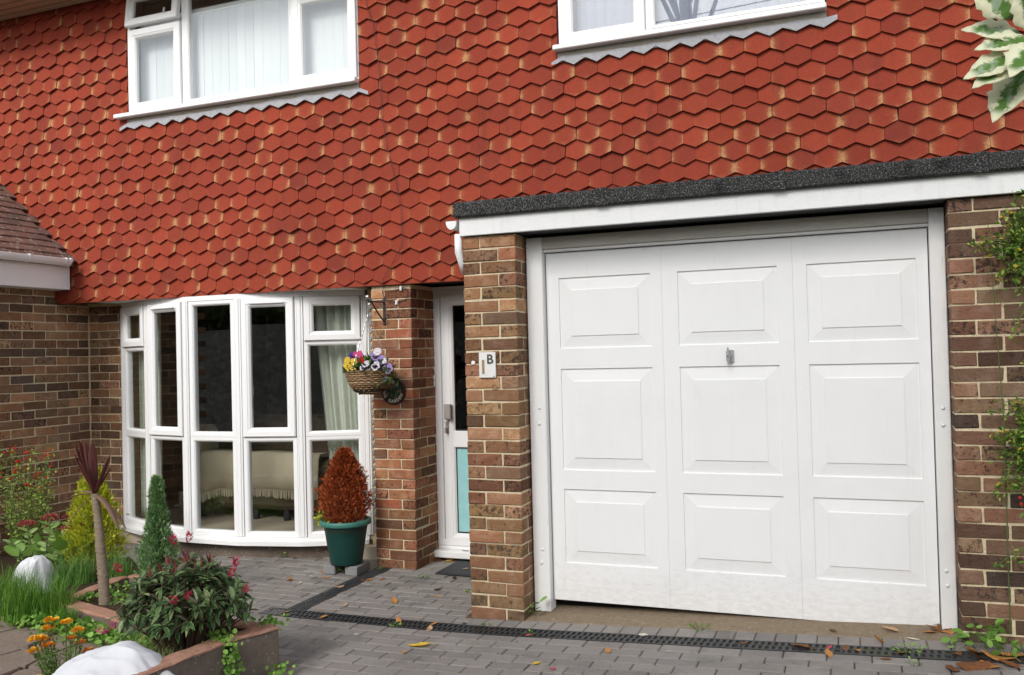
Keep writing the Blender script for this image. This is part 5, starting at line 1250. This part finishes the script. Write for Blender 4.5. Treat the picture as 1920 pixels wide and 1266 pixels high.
weed((-1.86, .56, -.09), 30, .05, .05, 'weed growing between the two concrete blocks', size=.022)
weed((2.0, -.62, zw(2.0)), 14, .03, .03, 'tiny weed in the paving at the lower right', size=.02, kind='ovate')
for i, (x, y, lab) in enumerate([(-.30, -.345, 'moss tuft on the drain in front of the left garage pier'), (.02, -.47, 'green seedling lying across the drain'), (-.83, -.50, 'moss tuft at the drain edge left of the garage'), (-1.20, .60, 'tiny green seedling beside the doormat'), (-.70, .30, 'pale green sprig on the paving before the door'), (-1.60, -.52, 'green sprig on the drain junction')]):
    weed((x, y, zw(x)), 14, .03, .012, lab, size=.02, kind='ovate')
# moss in the joints: far too much of it to count
n = 900; px_ = uni(-1.0, 2.4, n); py_ = uni(-1.45, -.62, n); k1 = np.round((px_-OX)/A)*A+OX; k2 = np.round((py_-OY)/A)*A+OY; sel = RNG.uniform(0, 1, n) < .5
X_ = np.where(sel, k1+RNG.normal(0, .003, n), px_); Y_ = np.where(sel, py_, k2+RNG.normal(0, .003, n)); patch = (np.sin(X_*3.1+1)+np.sin(Y_*5.3+X_*1.7)+RNG.normal(0, .6, n)) > .9
X_, Y_ = X_[patch], Y_[patch]; n = len(X_)
o = leaves('moss', leafmat('moss_leaf', (.05, .085, .015), (.16, .21, .05)), np.stack([X_, Y_, np.array([zg(x) for x in X_])-.001], 1), RNG.normal(0, 1, (n, 3))+np.array([0, 0, .5]), uni(.007, .014, n), 'ovate'); tag(o, 'green moss growing in the paving joints', 'moss', kind='stuff')

# ---- fallen leaves
def leaf_mat(name, a, b): N = Nodes(name); return N.leafy(N.mix(N.noise(45, 4, .7), a, b), .6, .2)
LM = {'brown': leaf_mat('leaf_brown', (.12, .045, .018), (.28, .12, .05)), 'orange': leaf_mat('leaf_orange', (.38, .15, .04), (.60, .30, .09)), 'tan': leaf_mat('leaf_tan', (.45, .26, .13), (.66, .45, .27)), 'yellow': leaf_mat('leaf_yellow', (.58, .36, .03), (.75, .52, .08)), 'dark': leaf_mat('leaf_dark', (.06, .02, .015), (.16, .06, .04)), 'cream': leaf_mat('leaf_cream', (.6, .55, .42), (.78, .74, .62)), 'pink': leaf_mat('petal_fallen', (.42, .03, .07), (.60, .10, .14)), 'green': leaf_mat('leaf_green', (.14, .30, .06), (.34, .50, .18))}
def fallen(mat, seed):
    r = random.Random(seed); V = []; nn = 7; cu = r.uniform(5, 16); cw = r.uniform(6, 20)*r.choice((1, 1, -.4))
    for i in range(nn+1):
        t = i/nn; w = .30*sin(pi*min(1, t*.92+.05))**.8*(1+.18*r.uniform(-1, 1))
        for s_ in (-1, -.5, 0, .5, 1):
            x = s_*w; y = t-.5; V.append((x, y, .0+cu*.03*(y*y)+cw*.03*(x*x)*2+r.uniform(-.012, .012)))
    mz = min(v[2] for v in V); m = MB(); m.add([(a, b, c-mz+.004) for a, b, c in V], [(i*5+j, i*5+j+1, (i+1)*5+j+1, (i+1)*5+j) for i in range(nn) for j in range(4)])
    m.tube([(0, -.5, V[2][2]-mz+.01), (.02, -.75, .02)], .012, 4); return m.mesh('fallen_leaf', mat)
LMESH = {k: [fallen(v, j*13+len(k)) for j in range(4)] for k, v in LM.items()}
LL = [(-1.55, .42, 'orange', .085, 'orange leaf on the drain strip near the green tub'), (-1.60, .40, 'brown', .07, 'brown curled leaf beside the orange one on the drain strip'), (-2.02, .53, 'orange', .085, 'orange leaf below the left concrete block'), (-1.90, .40, 'orange', .06, 'small orange leaf on the paving below the tub'), (-1.47, .46, 'brown', .055, 'upright brown leaf at the right of the drain strip'),
 (-2.13, .27, 'orange', .10, 'yellow-brown leaf lying left of the drain strip'), (-1.66, .20, 'tan', .08, 'tan leaf on the left edge of the drain strip'), (-1.10, -.02, 'orange', .12, 'large orange leaf in the middle of the porch paving'), (-1.37, -.19, 'tan', .07, 'thin tan leaf on the porch paving'), (-.95, .31, 'dark', .07, 'dark brown leaf in front of the doormat'), (-.88, .17, 'tan', .085, 'pale leaf beside the garage pier'), (-.96, .62, 'brown', .075, 'standing brown leaf at the edge of the doormat'), (-.98, .85, 'tan', .06, 'pale leaf on the doormat'),
 (-1.19, .30, 'tan', .035, 'tiny pale leaf on the porch paving'), (-1.66, -.43, 'tan', .06, 'tan leaf where the two drains meet'), (-1.46, -.34, 'tan', .05, 'small leaf just right of the drain junction'), (-1.36, -.46, 'orange', .07, 'orange leaf lying on the long drain'), (-.86, -.40, 'orange', .075, 'upright orange leaf on the long drain'), (-.62, -.40, 'orange', .08, 'orange leaf at the back edge of the long drain'), (-.60, -.50, 'tan', .085, 'curled tan leaf on the long drain'),
 (-.52, -.79, 'yellow', .14, 'large yellow leaf on the paving in front of the left garage pier'), (-.55, -.91, 'orange', .05, 'small orange leaf below the large yellow one'), (.22, -.92, 'yellow', .065, 'small yellow leaf at the bottom of the drive'), (.53, -.67, 'orange', .085, 'orange leaf in front of the garage door'), (.33, -.98, 'pink', .05, 'pink petal on the paving'), (.02, -.49, 'pink', .06, 'red petal on the drain'), (.65, -.37, 'cream', .06, 'cream petal behind the drain'), (.84, -.62, 'cream', .035, 'tiny cream petal on the paving'),
 (1.62, -.53, 'orange', .10, 'ragged orange leaf in front of the drain'), (1.48, -.43, 'brown', .13, 'long brown leaf across the drain'), (1.20, -.42, 'brown', .06, 'curled brown leaf on the drain before the garage door'), (1.70, -.42, 'brown', .075, 'brown leaf on the drain toward its right end'), (1.62, -.42, 'pink', .05, 'pinkish leaf on the drain'), (1.75, -.44, 'orange', .06, 'orange leaf lying on the right of the drain'), (1.63, -.16, 'brown', .075, 'brown leaf on the threshold under the garage door'), (1.86, -.28, 'orange', .11, 'upright orange leaf at the right of the threshold'), (1.92, -.11, 'tan', .12, 'brown leaf close under the garage door at the right'), (1.95, -.45, 'brown', .07, 'brown leaf in the creeping weed'), (1.88, -.55, 'brown', .065, 'small brown leaf at the lower right of the drive'),
 (2.14, -.08, 'brown', .11, 'brown leaf heaped at the right door frame'), (2.18, -.04, 'brown', .10, 'second brown leaf in the heap by the right door frame'), (2.20, -.10, 'orange', .09, 'orange leaf in the heap by the right door frame'), (2.10, -.12, 'orange', .09, 'orange leaf sliding off the heap by the door frame'), (2.02, -.22, 'cream', .07, 'cream scrap on the threshold'),
 (2.28, -.38, 'orange', .16, 'big dry orange leaf in front of the right pier'), (2.37, -.45, 'orange', .17, 'large crumpled orange leaf at the right edge'), (2.30, -.48, 'brown', .12, 'brown leaf under the big dry ones'), (2.44, -.40, 'orange', .13, 'orange leaf at the far right edge'), (2.25, -.60, 'brown', .18, 'long brown leaf at the bottom right corner'), (2.33, -.58, 'orange', .15, 'bright orange leaf at the bottom right corner'), (2.16, -.64, 'brown', .13, 'dark leaf at the bottom edge on the right'), (2.42, -.55, 'brown', .14, 'brown leaf in the bottom right corner'), (2.20, -.42, 'brown', .08, 'small brown leaf on the drain end'),
 (-3.22, .74, 'orange', .07, 'orange leaf under the bow window sill'), (-3.05, .75, 'brown', .06, 'brown leaf under the bow window sill beside a weed'), (-2.52, .88, 'brown', .05, 'small brown leaf beside the weed under the sill'), (-4.50, .98, 'orange', .09, 'orange leaf by the left end of the sill'), (-4.36, .90, 'brown', .08, 'brown leaf by the left end of the sill'), (-1.33, 1.10, 'brown', .09, 'brown leaf under the door threshold'), (-1.24, 1.12, 'yellow', .08, 'yellow leaf under the door threshold'), (-1.17, 1.10, 'brown', .08, 'dark brown leaf right under the door threshold'), (-.13, -.19, 'orange', .06, 'orange leaf at the foot of the left garage pier'), (-1.75, .56, 'brown', .06, 'brown leaf in front of the right concrete block'), (-2.03, .40, 'cream', .035, 'tiny cream petal in front of the left concrete block'), (-2.0, .22, 'cream', .04, 'pale petal left of the drain strip'), (-1.35, -.30, 'cream', .03, 'tiny pale petal near the drain junction'), (-.98, -.70, 'cream', .035, 'white petal on the lower paving'), (-1.0, -.85, 'dark', .14, 'dark brown leaf at the edge of the path')]
for i, (x, y, c, s_, lab) in enumerate(LL):
    z = zg(x) if not (-.1 < x < 2.24 and -.21 < y < .1) else zg(x)+.010
    if c == 'dark' and s_ == .14: x, y, z = -2.00, -2.05, -.045
    if -1.16 < x < -.5 and .7 < y < 1.1: z = -.075
    up_ = 'upright' in lab or 'standing' in lab
    o = link('fallen_leaf', LMESH[c][i % 4], None, (x, y, z+.002), (random.gauss(0, .12)+(.8 if up_ else 0), random.gauss(0, .12), random.uniform(0, 6.28)), (s_*random.uniform(.7, 1.0)*.85, s_*.85, s_*.85)); tag(o, lab, 'leaf' if 'petal' not in lab else 'petal', 'fallen leaves')

# ================================================================== ACROSS THE ROAD (seen only as reflections in the glass)
m_hedge = leafmat('hedge_leaf', (.03, .065, .018), (.10, .16, .045), .6, .3)
N = Nodes('stone_wall'); vo = N.n('TexVoronoi'); vo.inputs['Scale'].default_value = 3.2; N.t.links.new(N.stretch((1, 1, 2.2)), vo.inputs['Vector'])
m_stonewall = N.done(N.mix(N.step(N.noise(9, 5), .35, .7), (.20, .19, .17), N.mix(vo.outputs['Color'], (.30, .29, .26), (.52, .50, .46))), .95, .1)
def treeb(name, loc, th, cz, rx, rz, n, lab, ls=.22, ox=0):
    t = empty(name, loc, lab, 'tree', 'trees across the road'); m = MB(); m.tube([(0, 0, -.3), (.1, 0, th*.5), (0, .1, th), (.2, 0, cz)], [.22, .17, .13, .06], 8)
    for k in range(7): a = k*.9; m.tube([(0, .05, th*(.75+.03*k)), (rx*.6*cos(a), rx*.6*sin(a), cz+rz*.3*sin(k*2.1))], [.07, .02], 6)
    m.build('trunk', m_wood, t); d = sphere_dirs(n); r = uni(.45, 1, n)**.5; lump = 1+.25*np.sin(d[:, 0]*6)*np.cos(d[:, 2]*7+d[:, 1]*4)
    pos = d*r[:, None]*lump[:, None]*np.array([rx, rx, rz])+np.array([ox, 0, cz]); leaves('crown', m_hedge, pos, sphere_dirs(n), ls*uni(.6, 1.3, n), 'ovate', parent=t, roll=1)
treeb('broadleaf_tree', (-1.47, -12.5, 0), 9.6, 11.0, 2.3, 1.9, 2200, 'tall slim tree across the road', .26, 2.0)
treeb('broadleaf_tree', (-9.5, -15, 0), 2.2, 5.0, 3.2, 2.6, 3200, 'spreading tree across the road on the left')
treeb('broadleaf_tree', (-16, -13, 0), 2.2, 4.6, 3.4, 2.6, 3200, 'spreading tree at the far left across the road')
treeb('broadleaf_tree', (7.5, -14, 0), 2.2, 4.5, 2.8, 2.3, 2600, 'spreading tree across the road on the right')
n = 15000; hp = np.stack([uni(-26, 14, n), -12.8+RNG.normal(0, .5, n), uni(-.2, 4.6, n)], 1); hp[:, 2] += .3*np.sin(hp[:, 0]*1.3)
hd = leaves('hedge', m_hedge, hp, sphere_dirs(n), uni(.12, .3, n), 'ovate', roll=1); tag(hd, 'tall dark hedge across the road', 'hedge', kind='stuff'); MB().box(-26, 14, -13.6, -13.1, -.3, 4.5, .3).build('hedge_core', plain('hedge_core', (.012, .02, .008), .95, .05), hd)
gw = MB().box(-26, 14, -11.6, -11.3, -.3, 2.3).build('garden_wall', m_stonewall); tag(gw, 'rough grey stone wall across the road', 'wall')
for (x0, z0, x1, z1, y, lab) in [(-30, 7.6, 20, 8.6, -11, 'upper overhead cable across the street'), (-30, 6.1, 20, 7.0, -10.5, 'lower overhead cable across the street'), (-30, 6.0, 20, 6.6, -10.9, 'lowest overhead cable across the street'), (-30, 10.5, 20, 12.2, -12, 'highest overhead cable across the street')]:
    m = MB(); m.tube([(x0+(x1-x0)*t/30, y, z0+(z1-z0)*t/30-1.2*4*(t/30)*(1-t/30)+1.2) for t in range(31)], .012, 4); tag(m.build('overhead_cable', m_iron), lab, 'cable', 'overhead cables')
